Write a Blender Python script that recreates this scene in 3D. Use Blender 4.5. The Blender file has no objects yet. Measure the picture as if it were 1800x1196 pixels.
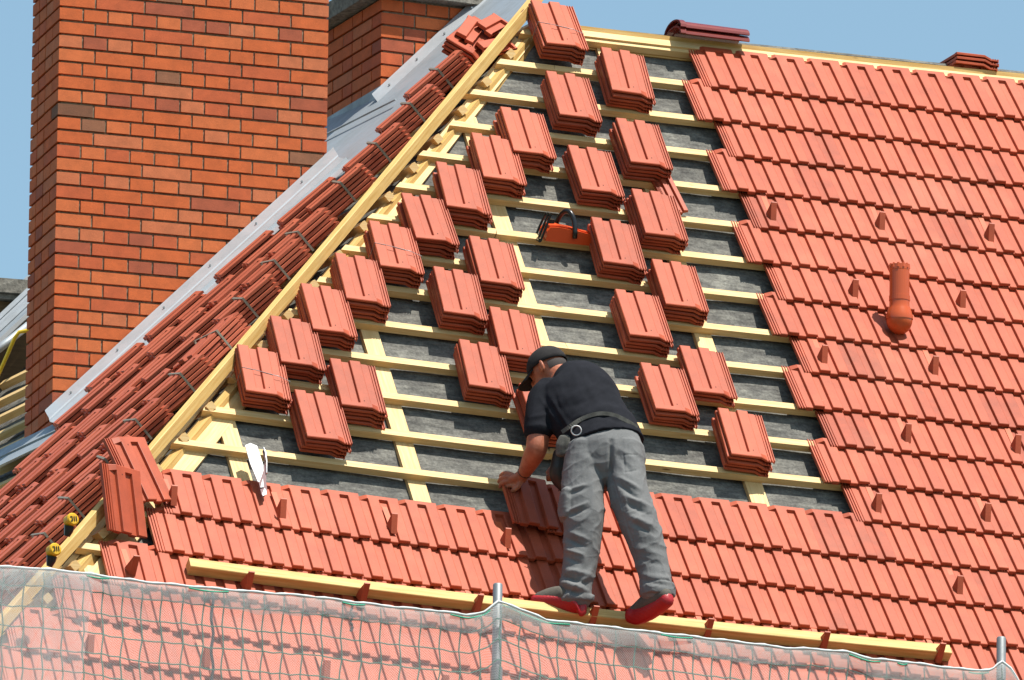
import bpy, math, random
import numpy as np
from mathutils import Vector, Matrix, noise as mn
random.seed(7)
SC = bpy.context.scene
COL = SC.collection
A3 = lambda *v: np.array(v, float)

# ------------------------------------------------------------------ camera
CAM = A3(-22.38361240459789, -52.61339105135755, -13.42496044999408)
CF = A3(0.35296044758086276, 0.9035640219010711, 0.24288058952801844)
CR = A3(0.9305473668696349, -0.36604884314731345, 0.009478525333765569)
CU = A3(-0.09747061329193706, -0.22266634850482972, 0.9700098848919114)
FPX = 21034.39
cam = bpy.data.cameras.new('camera')
cam.sensor_width = 36.0
cam.lens = 36.0 * FPX / 1800.0
cam.clip_start = 1.0
cam.clip_end = 3000.0
co = bpy.data.objects.new('camera', cam)
COL.objects.link(co)
co.matrix_world = Matrix(((CR[0], CU[0], -CF[0], CAM[0]), (CR[1], CU[1], -CF[1], CAM[1]),
                          (CR[2], CU[2], -CF[2], CAM[2]), (0, 0, 0, 1)))
SC.camera = co

# ------------------------------------------------------------------ world, sun, exposure
SUN = A3(0.25, -0.412, 1.125)
SUN /= np.linalg.norm(SUN)
world = bpy.data.worlds.new('World')
SC.world = world
world.use_nodes = True
wn = world.node_tree
bg = wn.nodes['Background']
sky = wn.nodes.new('ShaderNodeTexSky')
sky.sky_type = 'NISHITA'
sky.sun_disc = False
sky.sun_elevation = math.asin(SUN[2])
sky.sun_rotation = math.atan2(SUN[0], SUN[1])
sky.altitude = 300
sky.air_density = 1.0
sky.dust_density = 1.6
sky.ozone_density = 1.0
tint = wn.nodes.new('ShaderNodeMix')
tint.data_type = 'RGBA'
tint.blend_type = 'MULTIPLY'
tint.inputs[0].default_value = 1.0
tint.inputs[7].default_value = (1.02, 1.12, 1.0, 1)
wn.links.new(sky.outputs[0], tint.inputs[6])
wn.links.new(tint.outputs[2], bg.inputs[0])
bg.inputs[1].default_value = 0.112
sl = bpy.data.lights.new('sun', 'SUN')
sl.energy = 5.0
sl.angle = math.radians(0.5)
sl.color = (1.0, 0.95, 0.86)
so = bpy.data.objects.new('sun', sl)
COL.objects.link(so)
so.rotation_euler = Vector(SUN).to_track_quat('Z', 'Y').to_euler()
so.location = (0, -10, 30)
SC.view_settings.view_transform = 'Standard'
SC.view_settings.look = 'None'
SC.view_settings.exposure = 0.56
SC.view_settings.gamma = 1.0

# ------------------------------------------------------------------ frames
AL = math.radians(53.55970811686571)
V = A3(0, math.cos(AL), math.sin(AL))
N = A3(0, -math.sin(AL), math.cos(AL))
X = A3(1, 0, 0)
Y = A3(0, 1, 0)
Z = A3(0, 0, 1)
KS = 0.0076018
G = 0.2809
GB = 0.2929
WB = -0.045


def P(u, v, w=0.0):
    return X * u + V * (v + KS * u * u) + N * w


def ray(x, y):
    return CF + CR * (x - 900) / FPX - CU * (y - 598) / FPX


def atw(x, y, w=0.0):          # pixel of the photograph onto the front slope -> (u, v)
    d = ray(x, y)
    t = ((N * w - CAM) @ N) / (d @ N)
    q = CAM + d * t
    return q[0], q @ V - KS * q[0] ** 2


def atz(x, y, z):
    return CAM + ray(x, y) * z


def atp(x, y, p0, n):
    d = ray(x, y)
    return CAM + d * (((p0 - CAM) @ n) / (d @ n))


H0 = P(-.85, 3.86)
H1 = P(-4.40, -1.14)
HD = (H0 - H1) / np.linalg.norm(H0 - H1)
E2 = A3(math.sin(math.radians(-6)), math.cos(math.radians(-6)), 0)
N2 = np.cross(E2, HD)
N2 /= np.linalg.norm(N2)
if N2[2] < 0:
    N2 = -N2
V2 = np.cross(N2, E2)
if V2[2] < 0:
    V2 = -V2


def P2(s, t, h=0.0):
    return H1 + E2 * s + V2 * t + N2 * h


def st(x, y, h=0.0):
    q = atp(x, y, H1 + N2 * h, N2) - H1
    return q @ E2, q @ V2


def frame(o, a, b, c):
    return Matrix(((a[0], b[0], c[0], o[0]), (a[1], b[1], c[1], o[1]), (a[2], b[2], c[2], o[2]), (0, 0, 0, 1)))


def unit(v):
    return v / np.linalg.norm(v)


# ------------------------------------------------------------------ mesh builder
class MB:
    def __init__(s):
        s.v = []
        s.f = []
        s.uv = []
        s.mi = []

    def add(s, vs, fs, uvs=None, mi=0):
        b = len(s.v)
        s.v += [tuple(map(float, q)) for q in vs]
        for i, f in enumerate(fs):
            s.f.append([b + j for j in f])
            s.mi.append(mi if isinstance(mi, int) else mi[i])
            s.uv.append(uvs[i] if uvs else [(0.0, 0.0)] * len(f))

    def box(s, o, a, b, c, la, lb, lc, mi=0, uo=None):
        """o = corner; a,b,c unit axes; lengths.  UV: along a."""
        o = np.array(o, float)
        vs = [o + a * (i * la) + b * (j * lb) + c * (k * lc) for k in (0, 1) for j in (0, 1) for i in (0, 1)]
        fs = [(0, 2, 3, 1), (4, 5, 7, 6), (0, 1, 5, 4), (2, 6, 7, 3), (0, 4, 6, 2), (1, 3, 7, 5)]
        if np.dot(np.cross(a, b), c) < 0:
            fs = [tuple(reversed(f)) for f in fs]
        r = uo if uo is not None else random.random() * 50
        cs = [(i * la, j * lb, k * lc) for k in (0, 1) for j in (0, 1) for i in (0, 1)]
        uvs = []
        for f in fs:
            uvs.append([(cs[q][0] + r, cs[q][1] + cs[q][2] + r * .37) for q in f])
        s.add(vs, fs, uvs, mi)

    def sweep(s, pts, prof, closed=True, caps=True, up=None, mi=0, vscale=1.0):
        """prof: list of (a,b) offsets; pts: list of (pos, A axis, B axis)."""
        n = len(prof)
        vs = []
        for p, a, b in pts:
            vs += [p + a * q[0] + b * q[1] for q in prof]
        fs = []
        uvs = []
        r = random.random() * 40
        L = 0
        per = [0]
        for i in range(n):
            q0, q1 = prof[i], prof[(i + 1) % n]
            per.append(per[-1] + math.hypot(q1[0] - q0[0], q1[1] - q0[1]))
        for k in range(len(pts) - 1):
            d = float(np.linalg.norm(pts[k + 1][0] - pts[k][0]))
            m = n if closed else n - 1
            for i in range(m):
                j = (i + 1) % n
                fs.append((k * n + i, k * n + j, (k + 1) * n + j, (k + 1) * n + i))
                uvs.append([(r + L, per[i] + r), (r + L, per[i + 1] + r), (r + L + d, per[i + 1] + r), (r + L + d, per[i] + r)])
            L += d
        if caps and closed:
            fs.append(tuple(reversed(range(n))))
            uvs.append([(r + q[0], r + q[1]) for q in reversed(prof)])
            b = (len(pts) - 1) * n
            fs.append(tuple(range(b, b + n)))
            uvs.append([(r + q[0], r + q[1]) for q in prof])
        s.add(vs, fs, uvs, mi)

    def tube(s, pts, r, n=8, mi=0, caps=True):
        pts = [np.array(p, float) for p in pts]
        rs = r if isinstance(r, (list, tuple)) else [r] * len(pts)
        ring = [(math.cos(2 * math.pi * i / n), math.sin(2 * math.pi * i / n)) for i in range(n)]
        vs = []
        ref = None
        for k, p in enumerate(pts):
            t = unit(pts[min(k + 1, len(pts) - 1)] - pts[max(k - 1, 0)])
            if ref is None:
                ref = A3(0, 0, 1) if abs(t[2]) < .9 else A3(1, 0, 0)
            a = unit(np.cross(t, ref))
            b = np.cross(t, a)
            ref = -b if False else ref
            vs += [p + (a * q[0] + b * q[1]) * rs[k] for q in ring]
        fs = [(k * n + i, k * n + (i + 1) % n, (k + 1) * n + (i + 1) % n, (k + 1) * n + i) for k in range(len(pts) - 1) for i in range(n)]
        if caps:
            fs.append(tuple(reversed(range(n))))
            fs.append(tuple(range((len(pts) - 1) * n, len(pts) * n)))
        s.add(vs, fs, None, mi)

    def poly(s, pts, thick, n, mi=0):
        """flat polygon extruded by thick along -n"""
        k = len(pts)
        pts = [np.array(p, float) for p in pts]
        vs = pts + [p - n * thick for p in pts]
        fs = [tuple(range(k)), tuple(reversed(range(k, 2 * k)))] + [(i, i + k, (i + 1) % k + k, (i + 1) % k) for i in range(k)]
        a = unit(pts[1] - pts[0])
        b = np.cross(n, a)
        uv = [((p - pts[0]) @ a, (p - pts[0]) @ b) for p in vs]
        s.add(vs, fs, [[uv[i] for i in f] for f in fs], mi)

    def build(s, name, mats, parent=None, M=None, smooth=False, recalc=True):
        me = bpy.data.meshes.new(name)
        vs = s.v
        if M is not None:
            Mi = np.array(M.inverted())
            a = np.array(vs)
            a = a @ Mi[:3, :3].T + Mi[:3, 3]
            vs = a.tolist()
        me.from_pydata(vs, [], s.f)
        if not isinstance(mats, (list, tuple)):
            mats = [mats]
        for m in mats:
            me.materials.append(m)
        me.polygons.foreach_set('material_index', s.mi)
        uvl = me.uv_layers.new(name='UVMap')
        flat = [c for f in s.uv for q in f for c in q]
        uvl.data.foreach_set('uv', flat)
        me.validate()
        if recalc:
            import bmesh
            bm = bmesh.new()
            bm.from_mesh(me)
            bmesh.ops.recalc_face_normals(bm, faces=bm.faces)
            bm.to_mesh(me)
            bm.free()
        if smooth:
            me.polygons.foreach_set('use_smooth', [True] * len(me.polygons))
        return link(name, me, parent, M)


def link(name, me, parent=None, M=None):
    o = bpy.data.objects.new(name, me)
    COL.objects.link(o)
    if M is not None:
        o.matrix_world = M
    if parent is not None:
        o.parent = parent
        o.matrix_parent_inverse = Matrix.Identity(4)
        if M is None:                      # vertices given in world space
            o.matrix_parent_inverse = PW[parent.name].inverted() if parent.name in PW else Matrix.Identity(4)
    return o


PW = {}      # world matrices of the things


def tag(o, label=None, cat=None, group=None, kind=None):
    if label:
        o['label'] = label
    if cat:
        o['category'] = cat
    if group:
        o['group'] = group
    if kind:
        o['kind'] = kind
    return o


def thing(name, label, cat, M=None, group=None):
    o = bpy.data.objects.new(name, None)
    COL.objects.link(o)
    o.empty_display_size = .1
    if M is None:
        M = Matrix.Identity(4)
    if not isinstance(M, Matrix):
        M = Matrix.Translation(Vector(M))
    o.matrix_world = M
    PW[o.name] = M.copy()
    return tag(o, label, cat, group)


def copy_tree(o, parent=None):
    c = o.copy()
    COL.objects.link(c)
    if parent is not None:
        c.parent = parent
    for ch in list(o.children):
        copy_tree(ch, c)
    return c


# ------------------------------------------------------------------ materials
def mat(name, col, rough=.6, metal=0.0, spec=.5):
    m = bpy.data.materials.new(name)
    m.use_nodes = True
    b = m.node_tree.nodes['Principled BSDF']
    b.inputs['Base Color'].default_value = (*col, 1)
    b.inputs['Roughness'].default_value = rough
    b.inputs['Metallic'].default_value = metal
    b.inputs['Specular IOR Level'].default_value = spec
    return m, m.node_tree, b


def nd(t, kind, **kw):
    n = t.nodes.new(kind)
    for k, v in kw.items():
        if k in n.inputs:
            n.inputs[k].default_value = v
        else:
            setattr(n, k, v)
    return n


def ramp(t, stops, fac):
    r = t.nodes.new('ShaderNodeValToRGB')
    el = r.color_ramp.elements
    while len(el) < len(stops):
        el.new(.5)
    for e, (p, c) in zip(el, stops):
        e.position = p
        e.color = (*c, 1) if len(c) == 3 else c
    t.links.new(fac, r.inputs[0])
    return r


def mixc(t, a, b, fac, mode='MIX'):
    m = t.nodes.new('ShaderNodeMix')
    m.data_type = 'RGBA'
    m.blend_type = mode
    for sk, v in ((m.inputs[0], fac), (m.inputs[6], a), (m.inputs[7], b)):
        if isinstance(v, (int, float)):
            sk.default_value = v
        elif isinstance(v, tuple):
            sk.default_value = (*v, 1)
        else:
            t.links.new(v, sk)
    return m.outputs[2]


def bump(t, b, h, strength=.3, dist=.01):
    n = nd(t, 'ShaderNodeBump', Strength=strength, Distance=dist)
    t.links.new(h, n.inputs['Height'])
    t.links.new(n.outputs[0], b.inputs['Normal'])


def coord(t, which='Object', scale=(1, 1, 1)):
    tc = t.nodes.new('ShaderNodeTexCoord')
    mp = t.nodes.new('ShaderNodeMapping')
    mp.inputs['Scale'].default_value = scale
    t.links.new(tc.outputs[which], mp.inputs[0])
    return mp.outputs[0]


def noi(t, vec, scale, detail=4, rough=.6):
    n = nd(t, 'ShaderNodeTexNoise', Scale=scale, Detail=detail, Roughness=rough)
    t.links.new(vec, n.inputs['Vector'])
    return n.outputs['Fac']


def clay(name, c0, c1, rough=.5, spec=.5):
    m, t, b = mat(name, c0, rough, 0, spec)
    g = t.nodes.new('ShaderNodeNewGeometry')
    v = coord(t)
    n1 = noi(t, v, 9, 5)
    n2 = noi(t, v, 160, 3)
    oi = t.nodes.new('ShaderNodeObjectInfo')
    ad = nd(t, 'ShaderNodeMath', operation='ADD')
    t.links.new(g.outputs['Random Per Island'], ad.inputs[0])
    t.links.new(oi.outputs['Random'], ad.inputs[1])
    fr_ = nd(t, 'ShaderNodeMath', operation='FRACT')
    t.links.new(ad.outputs[0], fr_.inputs[0])
    base = mixc(t, c0, c1, fr_.outputs[0])
    dk = ramp(t, [(.0, (1, 1, 1)), (.88, (1, 1, 1)), (.95, (.86, .82, .80)), (.985, (1.08, 1.12, 1.15))], fr_.outputs[0])
    base = mixc(t, base, dk.outputs[0], 1.0, 'MULTIPLY')
    n0 = noi(t, v, 1.6, 4, .6)
    base = mixc(t, base, (.60, .27, .17), ramp(t, [(.52, (0, 0, 0)), (.72, (.17, .17, .17))], n0).outputs[0])
    r1 = ramp(t, [(.3, (.80, .80, .80)), (.7, (1.10, 1.06, 1.04))], n1)
    base = mixc(t, base, r1.outputs[0], 1.0, 'MULTIPLY')
    r2 = ramp(t, [(.35, (.9, .88, .86)), (.6, (1.04, 1.04, 1.04))], n2)
    base = mixc(t, base, r2.outputs[0], .7, 'MULTIPLY')
    vs = nd(t, 'ShaderNodeTexVoronoi', Scale=38.0)
    t.links.new(v, vs.inputs['Vector'])
    sp = ramp(t, [(.0, (1, 1, 1)), (.035, (0, 0, 0))], vs.outputs['Distance'])
    n3 = noi(t, v, 3, 2)
    s3 = ramp(t, [(.55, (0, 0, 0)), (.62, (1, 1, 1))], n3)
    f = mixc(t, sp.outputs[0], s3.outputs[0], 1.0, 'MULTIPLY')
    base = mixc(t, base, (.75, .55, .46), f)
    t.links.new(base, b.inputs['Base Color'])
    bump(t, b, n2, .12, .002)
    return m


M_TILE = clay('clay_tile', (.57, .114, .049), (.49, .094, .040), .5, .3)
M_TILE2 = clay('clay_tile_stacked', (.57, .116, .050), (.46, .088, .038), .55, .25)
M_TILE3 = clay('clay_tile_bundled', (.66, .165, .085), (.56, .125, .062), .55, .3)
M_STRIP = clay('new_clay_strip', (.66, .125, .032), (.64, .12, .030), .4, .5)
M_RIDGE = clay('glazed_ridge_clay', (.27, .035, .025), (.22, .03, .025), .25, .6)
M_HOLE, _, _ = mat('hole', (.02, .008, .006), .9)


def wood(name, ca, cb, dark, rough=.6):
    m, t, b = mat(name, ca, rough, 0, .3)
    uvn = coord(t, 'UV', (1.6, 34, 1))
    n = noi(t, uvn, 2.2, 5, .65)
    uv2 = coord(t, 'UV', (1.2, 1.2, 1))
    n2 = noi(t, uv2, 3.0, 2)
    base = mixc(t, ca, cb, ramp(t, [(.35, (0, 0, 0)), (.7, (1, 1, 1))], n).outputs[0])
    base = mixc(t, base, dark, ramp(t, [(.58, (0, 0, 0)), (.85, (.6, .6, .6))], n2).outputs[0])
    # knots
    kv = coord(t, 'UV', (2.1, 9, 1))
    vo = nd(t, 'ShaderNodeTexVoronoi', Scale=1.4)
    t.links.new(kv, vo.inputs['Vector'])
    kf = ramp(t, [(.0, (1, 1, 1)), (.05, (.8, .8, .8)), (.085, (0, 0, 0))], vo.outputs['Distance'])
    base = mixc(t, base, (.22, .10, .035), kf.outputs[0])
    t.links.new(base, b.inputs['Base Color'])
    bump(t, b, n, .25, .002)
    return m


M_WOOD = wood('pine', (.90, .66, .33), (.74, .45, .16), (.50, .28, .09))
M_WOODB = wood('pine_beam', (.84, .57, .22), (.62, .35, .09), (.42, .22, .07))
M_WOODD = wood('old_timber', (.28, .18, .09), (.20, .12, .06), (.10, .06, .03), .8)


def felt():
    m, t, b = mat('felt', (.12, .12, .115), .95, 0, .1)
    v = coord(t)
    n1 = noi(t, v, 7, 6, .7)
    n2 = noi(t, v, 70, 4, .7)
    a = ramp(t, [(.25, (.12, .118, .11)), (.5, (.18, .176, .162)), (.75, (.30, .293, .26))], n1)
    c = ramp(t, [(.3, (.6, .6, .6)), (.7, (1.25, 1.25, 1.25))], n2)
    base = mixc(t, a.outputs[0], c.outputs[0], .9, 'MULTIPLY')
    t.links.new(base, b.inputs['Base Color'])
    n3 = noi(t, coord(t, 'Object', (1, 3.2, 3.2)), 11, 5, .6)
    base = mixc(t, base, ramp(t, [(.35, (.62, .62, .64)), (.62, (1.2, 1.2, 1.18))], n3).outputs[0], .85, 'MULTIPLY')
    t.links.new(base, b.inputs['Base Color'])
    bump(t, b, n3, .9, .012)
    return m


M_FELT = felt()


def zinc(name='zinc', col=(.62, .67, .72), rough=.38, metal=.75):
    m, t, b = mat(name, col, rough, metal)
    v = coord(t)
    n1 = noi(t, v, 5, 5, .65)
    base = mixc(t, col, tuple(c * .72 for c in col), ramp(t, [(.4, (0, 0, 0)), (.7, (1, 1, 1))], n1).outputs[0])
    t.links.new(base, b.inputs['Base Color'])
    rr = ramp(t, [(.3, (rough - .1,) * 3), (.7, (rough + .15,) * 3)], n1)
    t.links.new(rr.outputs[0], b.inputs['Roughness'])
    bump(t, b, n1, .15, .01)
    return m


M_STRAP = zinc('dull_strap', (.36, .32, .25), .55, .4)
M_ZINC = zinc('zinc', (.60, .64, .68), .45, .3)
M_ZINCD = zinc('weathered_zinc', (.46, .51, .55), .5, .3)
M_GALV = zinc('galvanised', (.36, .38, .39), .5, .6)


def brick():
    m, t, b = mat('brick', (.6, .16, .04), .75, 0, .3)
    g = t.nodes.new('ShaderNodeNewGeometry')
    r = ramp(t, [(.0, (.70, .152, .038)), (.34, (.74, .185, .054)), (.60, (.64, .135, .044)), (.76, (.68, .195, .076)),
                 (.88, (.48, .115, .052)), (.965, (.34, .14, .070)), (.993, (.24, .10, .05))], g.outputs['Random Per Island'])
    r.color_ramp.interpolation = 'CONSTANT'
    v = coord(t)
    n1 = noi(t, v, 14, 5)
    n2 = noi(t, v, 240, 3)
    base = mixc(t, r.outputs[0], ramp(t, [(.3, (.82, .82, .82)), (.7, (1.12, 1.1, 1.1))], n1).outputs[0], 1.0, 'MULTIPLY')
    base = mixc(t, base, ramp(t, [(.3, (.8, .78, .78)), (.7, (1.1, 1.1, 1.1))], n2).outputs[0], .8, 'MULTIPLY')
    t.links.new(base, b.inputs['Base Color'])
    bump(t, b, n2, .4, .003)
    return m


M_BRICK = brick()


def mortar():
    m, t, b = mat('mortar', (.42, .34, .24), .95, 0, .1)
    v = coord(t)
    n = noi(t, v, 60, 4)
    base = ramp(t, [(.3, (.20, .15, .10)), (.7, (.48, .39, .27))], n)
    t.links.new(base.outputs[0], b.inputs['Base Color'])
    bump(t, b, n, .5, .004)
    return m


M_MORTAR = mortar()


def concrete():
    m, t, b = mat('concrete', (.3, .28, .24), .9, 0, .1)
    v = coord(t)
    n = noi(t, v, 30, 6, .7)
    base = ramp(t, [(.3, (.13, .12, .10)), (.55, (.30, .28, .24)), (.75, (.46, .43, .36))], n)
    t.links.new(base.outputs[0], b.inputs['Base Color'])
    bump(t, b, n, .7, .01)
    return m


M_CONC = concrete()


def netmat(name='net_mesh', thr=.23):
    m, t, b = mat(name, (.86, .88, .88), .7, 0, .2)
    tc = t.nodes.new('ShaderNodeTexCoord')
    sp = t.nodes.new('ShaderNodeSeparateXYZ')
    t.links.new(tc.outputs['UV'], sp.inputs[0])

    def wave(k1, k2, ph=0.0):
        a = nd(t, 'ShaderNodeMath', operation='MULTIPLY')
        t.links.new(sp.outputs[0], a.inputs[0])
        a.inputs[1].default_value = k1
        c = nd(t, 'ShaderNodeMath', operation='MULTIPLY_ADD')
        t.links.new(sp.outputs[1], c.inputs[0])
        c.inputs[1].default_value = k2
        t.links.new(a.outputs[0], c.inputs[2])
        s = nd(t, 'ShaderNodeMath', operation='SINE')
        t.links.new(c.outputs[0], s.inputs[0])
        q = nd(t, 'ShaderNodeMath', operation='ABSOLUTE')
        t.links.new(s.outputs[0], q.inputs[0])
        return q.outputs[0]
    w1 = wave(285, 410)
    w2 = wave(285, -410)
    mn_ = nd(t, 'ShaderNodeMath', operation='MINIMUM')
    t.links.new(w1, mn_.inputs[0])
    t.links.new(w2, mn_.inputs[1])
    lt = nd(t, 'ShaderNodeMath', operation='LESS_THAN')
    t.links.new(mn_.outputs[0], lt.inputs[0])
    lt.inputs[1].default_value = thr
    tr = t.nodes.new('ShaderNodeBsdfTransparent')
    mx = t.nodes.new('ShaderNodeMixShader')
    t.links.new(lt.outputs[0], mx.inputs[0])
    t.links.new(tr.outputs[0], mx.inputs[1])
    # a thin thread lets part of the light through
    dif = t.nodes.new('ShaderNodeBsdfTranslucent')
    dif.inputs[0].default_value = (.85, .87, .87, 1)
    mx2 = t.nodes.new('ShaderNodeMixShader')
    mx2.inputs[0].default_value = .35
    t.links.new(b.outputs[0], mx2.inputs[1])
    t.links.new(dif.outputs[0], mx2.inputs[2])
    t.links.new(mx2.outputs[0], mx.inputs[2])
    t.links.new(mx.outputs[0], t.nodes['Material Output'].inputs[0])
    return m


M_NET = netmat()
M_NETH = netmat('net_hem', .40)
M_NETH.node_tree.nodes['Principled BSDF'].inputs['Base Color'].default_value = (.62, .74, .72, 1)
M_CORD, _, _ = mat('green_cord', (.04, .22, .15), .8)
M_WCORD, _, _ = mat('white_cord', (.75, .78, .78), .8)


def fabric(name, ca, cb, sc=14, bs=.5):
    m, t, b = mat(name, ca, .95, 0, .1)
    v = coord(t)
    n = noi(t, v, sc, 5, .6)
    n2 = noi(t, v, 420, 2)
    base = mixc(t, ca, cb, ramp(t, [(.35, (0, 0, 0)), (.7, (1, 1, 1))], n).outputs[0])
    base = mixc(t, base, ramp(t, [(.3, (.78, .78, .78)), (.7, (1.15, 1.15, 1.15))], n2).outputs[0], .8, 'MULTIPLY')
    t.links.new(base, b.inputs['Base Color'])
    bump(t, b, n2, bs, .002)
    return m


M_SHIRT = fabric('black_cotton', (.016, .017, .022), (.024, .025, .032))
M_TROUS = fabric('grey_workwear', (.185, .187, .19), (.235, .236, .238), 9)
M_STAIN, _, _ = mat('dust_stain', (.32, .14, .10), .95)
M_CAP = fabric('grey_cap', (.035, .032, .033), (.05, .047, .046))
M_POUCH = fabric('worn_canvas', (.17, .165, .15), (.09, .088, .08), 30)
M_DARK, _, _ = mat('black_leather', (.02, .02, .02), .5)
M_RUB, _, _ = mat('red_rubber', (.45, .010, .016), .45)
M_SHOE = fabric('grey_suede', (.13, .12, .105), (.17, .155, .13), 30)


def skin():
    m, t, b = mat('skin', (.50, .17, .085), .5, 0, .4)
    v = coord(t)
    n = noi(t, v, 22, 4)
    base = ramp(t, [(.3, (.38, .105, .05)), (.7, (.56, .20, .11))], n)
    t.links.new(base.outputs[0], b.inputs['Base Color'])
    b.inputs['Subsurface Weight'].default_value = .05
    bump(t, b, noi(t, v, 140, 3), .2, .002)
    return m


M_SKIN = skin()
M_HAIR, _, _ = mat('grey_hair', (.06, .045, .04), .8)
M_BLACKP, _, _ = mat('black_plastic', (.012, .012, .013), .3)
M_ORANGE, _, _ = mat('orange_plastic', (.80, .09, .015), .35)
M_YELLOW, _, _ = mat('yellow_plastic', (.85, .48, .01), .4)
M_STEEL, _, _ = mat('bright_steel', (.75, .75, .78), .28, .9)
M_VENT, _, _ = mat('vent_plastic', (.66, .115, .028), .25, 0, .5)
M_HOSE, _, _ = mat('yellow_hose', (.85, .6, .02), .4)
M_WHITE, _, _ = mat('white_enamel', (.82, .82, .82), .35)
M_RUST, _, _ = mat('rust_purple', (.16, .06, .07), .6)

def deepen(k):                # one common reflectance scale for every painted colour above
    for m in bpy.data.materials:
        t = m.node_tree
        b = t.nodes.get('Principled BSDF')
        s_ = b.inputs['Base Color']
        if s_.is_linked:
            src = s_.links[0].from_socket
            t.links.new(mixc(t, src, (k, k, k), 1.0, 'MULTIPLY'), s_)
        else:
            c = s_.default_value
            s_.default_value = (c[0] * k, c[1] * k, c[2] * k, 1)


deepen(.76)

# ------------------------------------------------------------------ ground and house body
mb = MB()
mb.box(A3(-1500, -1500, -17.2), X, Y, Z, 3000, 3000, .2)
mg, tg, bgn = mat('pavement', (.2, .19, .17), .9)
n = noi(tg, coord(tg), .4, 6)
tg.links.new(ramp(tg, [(.3, (.035, .045, .03)), (.7, (.08, .085, .06))], n).outputs[0], bgn.inputs['Base Color'])
tag(mb.build('ground', mg), kind='structure')

house = thing('house_roof', 'large hipped house roof being covered with red clay tiles over pale battens and grey felt', 'roof')


def part(mb, name, mats, parent=None, **kw):
    return mb.build(name, mats, parent or house, **kw)


mw, tw, bw = mat('render_wall', (.5, .44, .34), .9)
EV = -3.35     # eaves of the front slope (v)
ey, ez = P(0, EV)[1], P(0, EV)[2]
mb = MB()
el = -4.40 + (EV + 1.14) / 1.408 - .3
mb.box(A3(el + .5, ey + .45, -17.0), X, Y, Z, 30, 9.0, ez + 16.7)
part(mb, 'wall', mw)

# ------------------------------------------------------------------ roof tile mesh
TL = .35
PROF = [(0, .010), (.004, .010), (.0055, .003), (.0125, .003), (.014, .010), (.018, .010), (.0195, .003), (.0265, .003),
        (.028, .010), (.032, .010), (.0335, .006), (.040, .006), (.042, .010), (.0775, .010), (.0805, .0245), (.083, .0255),
        (.132, .0255), (.135, .0245), (.1385, .0105), (.141, .010), (.1775, .010), (.1805, .0245), (.183, .0255),
        (.233, .0255), (.236, .023)]
YS = [0, .003, TL - .034, TL - .029, TL - .004, TL]


def tile_arrays():
    vs = []
    nx = len(PROF)
    for j, y in enumerate(YS):
        for i, (x, h) in enumerate(PROF):
            z = h
            if j >= 3 and .045 < x < .24:
                z = .0255 if .055 < x else h
            if j in (0, 5):
                z -= .0025
            vs.append((x, y, z))
    nt = len(vs)
    for j, y in enumerate(YS):
        for i, (x, h) in enumerate(PROF):
            z = h - (.020 if j < 2 else .013)
            if x < .041:
                z = -.002 if x > .005 else -.009
            if x > .232:
                z = h - .014
            if j >= 3 and .055 < x:
                z = .0255 - .013
            vs.append((x, y, z))
    fs = []
    ny = len(YS)
    for j in range(ny - 1):
        for i in range(nx - 1):
            a = j * nx + i
            fs.append((a, a + 1, a + nx + 1, a + nx))
            fs.append((nt + a + nx, nt + a + nx + 1, nt + a + 1, nt + a))
    for i in range(nx - 1):
        fs.append((nt + i, nt + i + 1, i + 1, i))
        a = (ny - 1) * nx + i
        fs.append((a, a + 1, nt + a + 1, nt + a))
    for j in range(ny - 1):
        a = j * nx
        fs.append((a, a + nx, nt + a + nx, nt + a))
        a = j * nx + nx - 1
        fs.append((nt + a, nt + a + nx, a + nx, a))
    return np.array(vs), fs


TV, TF = tile_arrays()
_ring = [(math.cos(a), math.sin(a)) for a in np.linspace(0, 2 * math.pi, 7)[:-1]]
HOLEV = np.array([(.113 + .0028 * c, TL - .046 + .0045 * s, .0259) for c, s in _ring])
HOLEF = [tuple(range(6))]


def tile_into(mb, o, a, b, c, hole=True):
    M3 = np.array([a, b, c])
    mb.add(TV @ M3 + o, TF, None, 0)
    if hole:
        mb.add(HOLEV @ M3 + o, HOLEF, None, 1)


def tile_mesh(name='roof_tile', m=None):
    mb = MB()
    tile_into(mb, A3(0, 0, 0), X, Y, Z)
    me = bpy.data.meshes.new(name)
    me.from_pydata(mb.v, [], mb.f)
    me.materials.append(m or M_TILE2)
    me.materials.append(M_HOLE)
    me.polygons.foreach_set('material_index', mb.mi)
    me.validate()
    return me


ME_TILE = tile_mesh()
ME_TILE3 = tile_mesh('roof_tile', M_TILE3)

# ------------------------------------------------------------------ laid tile courses
HUV = lambda v: -3.518 + .696 * v      # hip line u at v


def course_v(i):
    return (13 - i) * G if i <= 13 else (-G if i == 14 else -.563 - (i - 15) * GB)


def lay(mb, u0, u1, vlow, jit=.0016, lift=0.0):
    u = u0
    while u < u1:
        v = vlow + random.uniform(-.002, .002)
        uu = u + random.uniform(-jit, jit)
        um = uu + .118
        o = P(uu, v, -.0215 + random.uniform(-.001, .0015) + lift)
        slope = 2 * KS * um
        a = unit(X + V * slope + N * random.uniform(-.006, .006))
        tl = -.0235 / .28 + random.uniform(-.004, .004)
        b = unit(V - X * slope + N * tl)
        c = np.cross(a, b)
        tile_into(mb, o, a, b, c, hole=False)
        u += .2


mb = MB()
for i in range(1, 14):
    lay(mb, 0.0 if i % 2 else -.1, 3.3, course_v(i))
lay(mb, -1.50, 3.3, course_v(14))
LEFT = {15: -3.70, 16: -3.80, 17: -4.09, 18: -4.39, 19: -4.69, 20: -4.79, 21: -5.09, 22: -5.19, 23: -5.49, 24: -5.59}
for i in range(15, 25):
    lay(mb, LEFT[i], 3.3, course_v(i))
field = part(mb, 'tile_courses', [M_TILE, M_HOLE], recalc=False)

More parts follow.
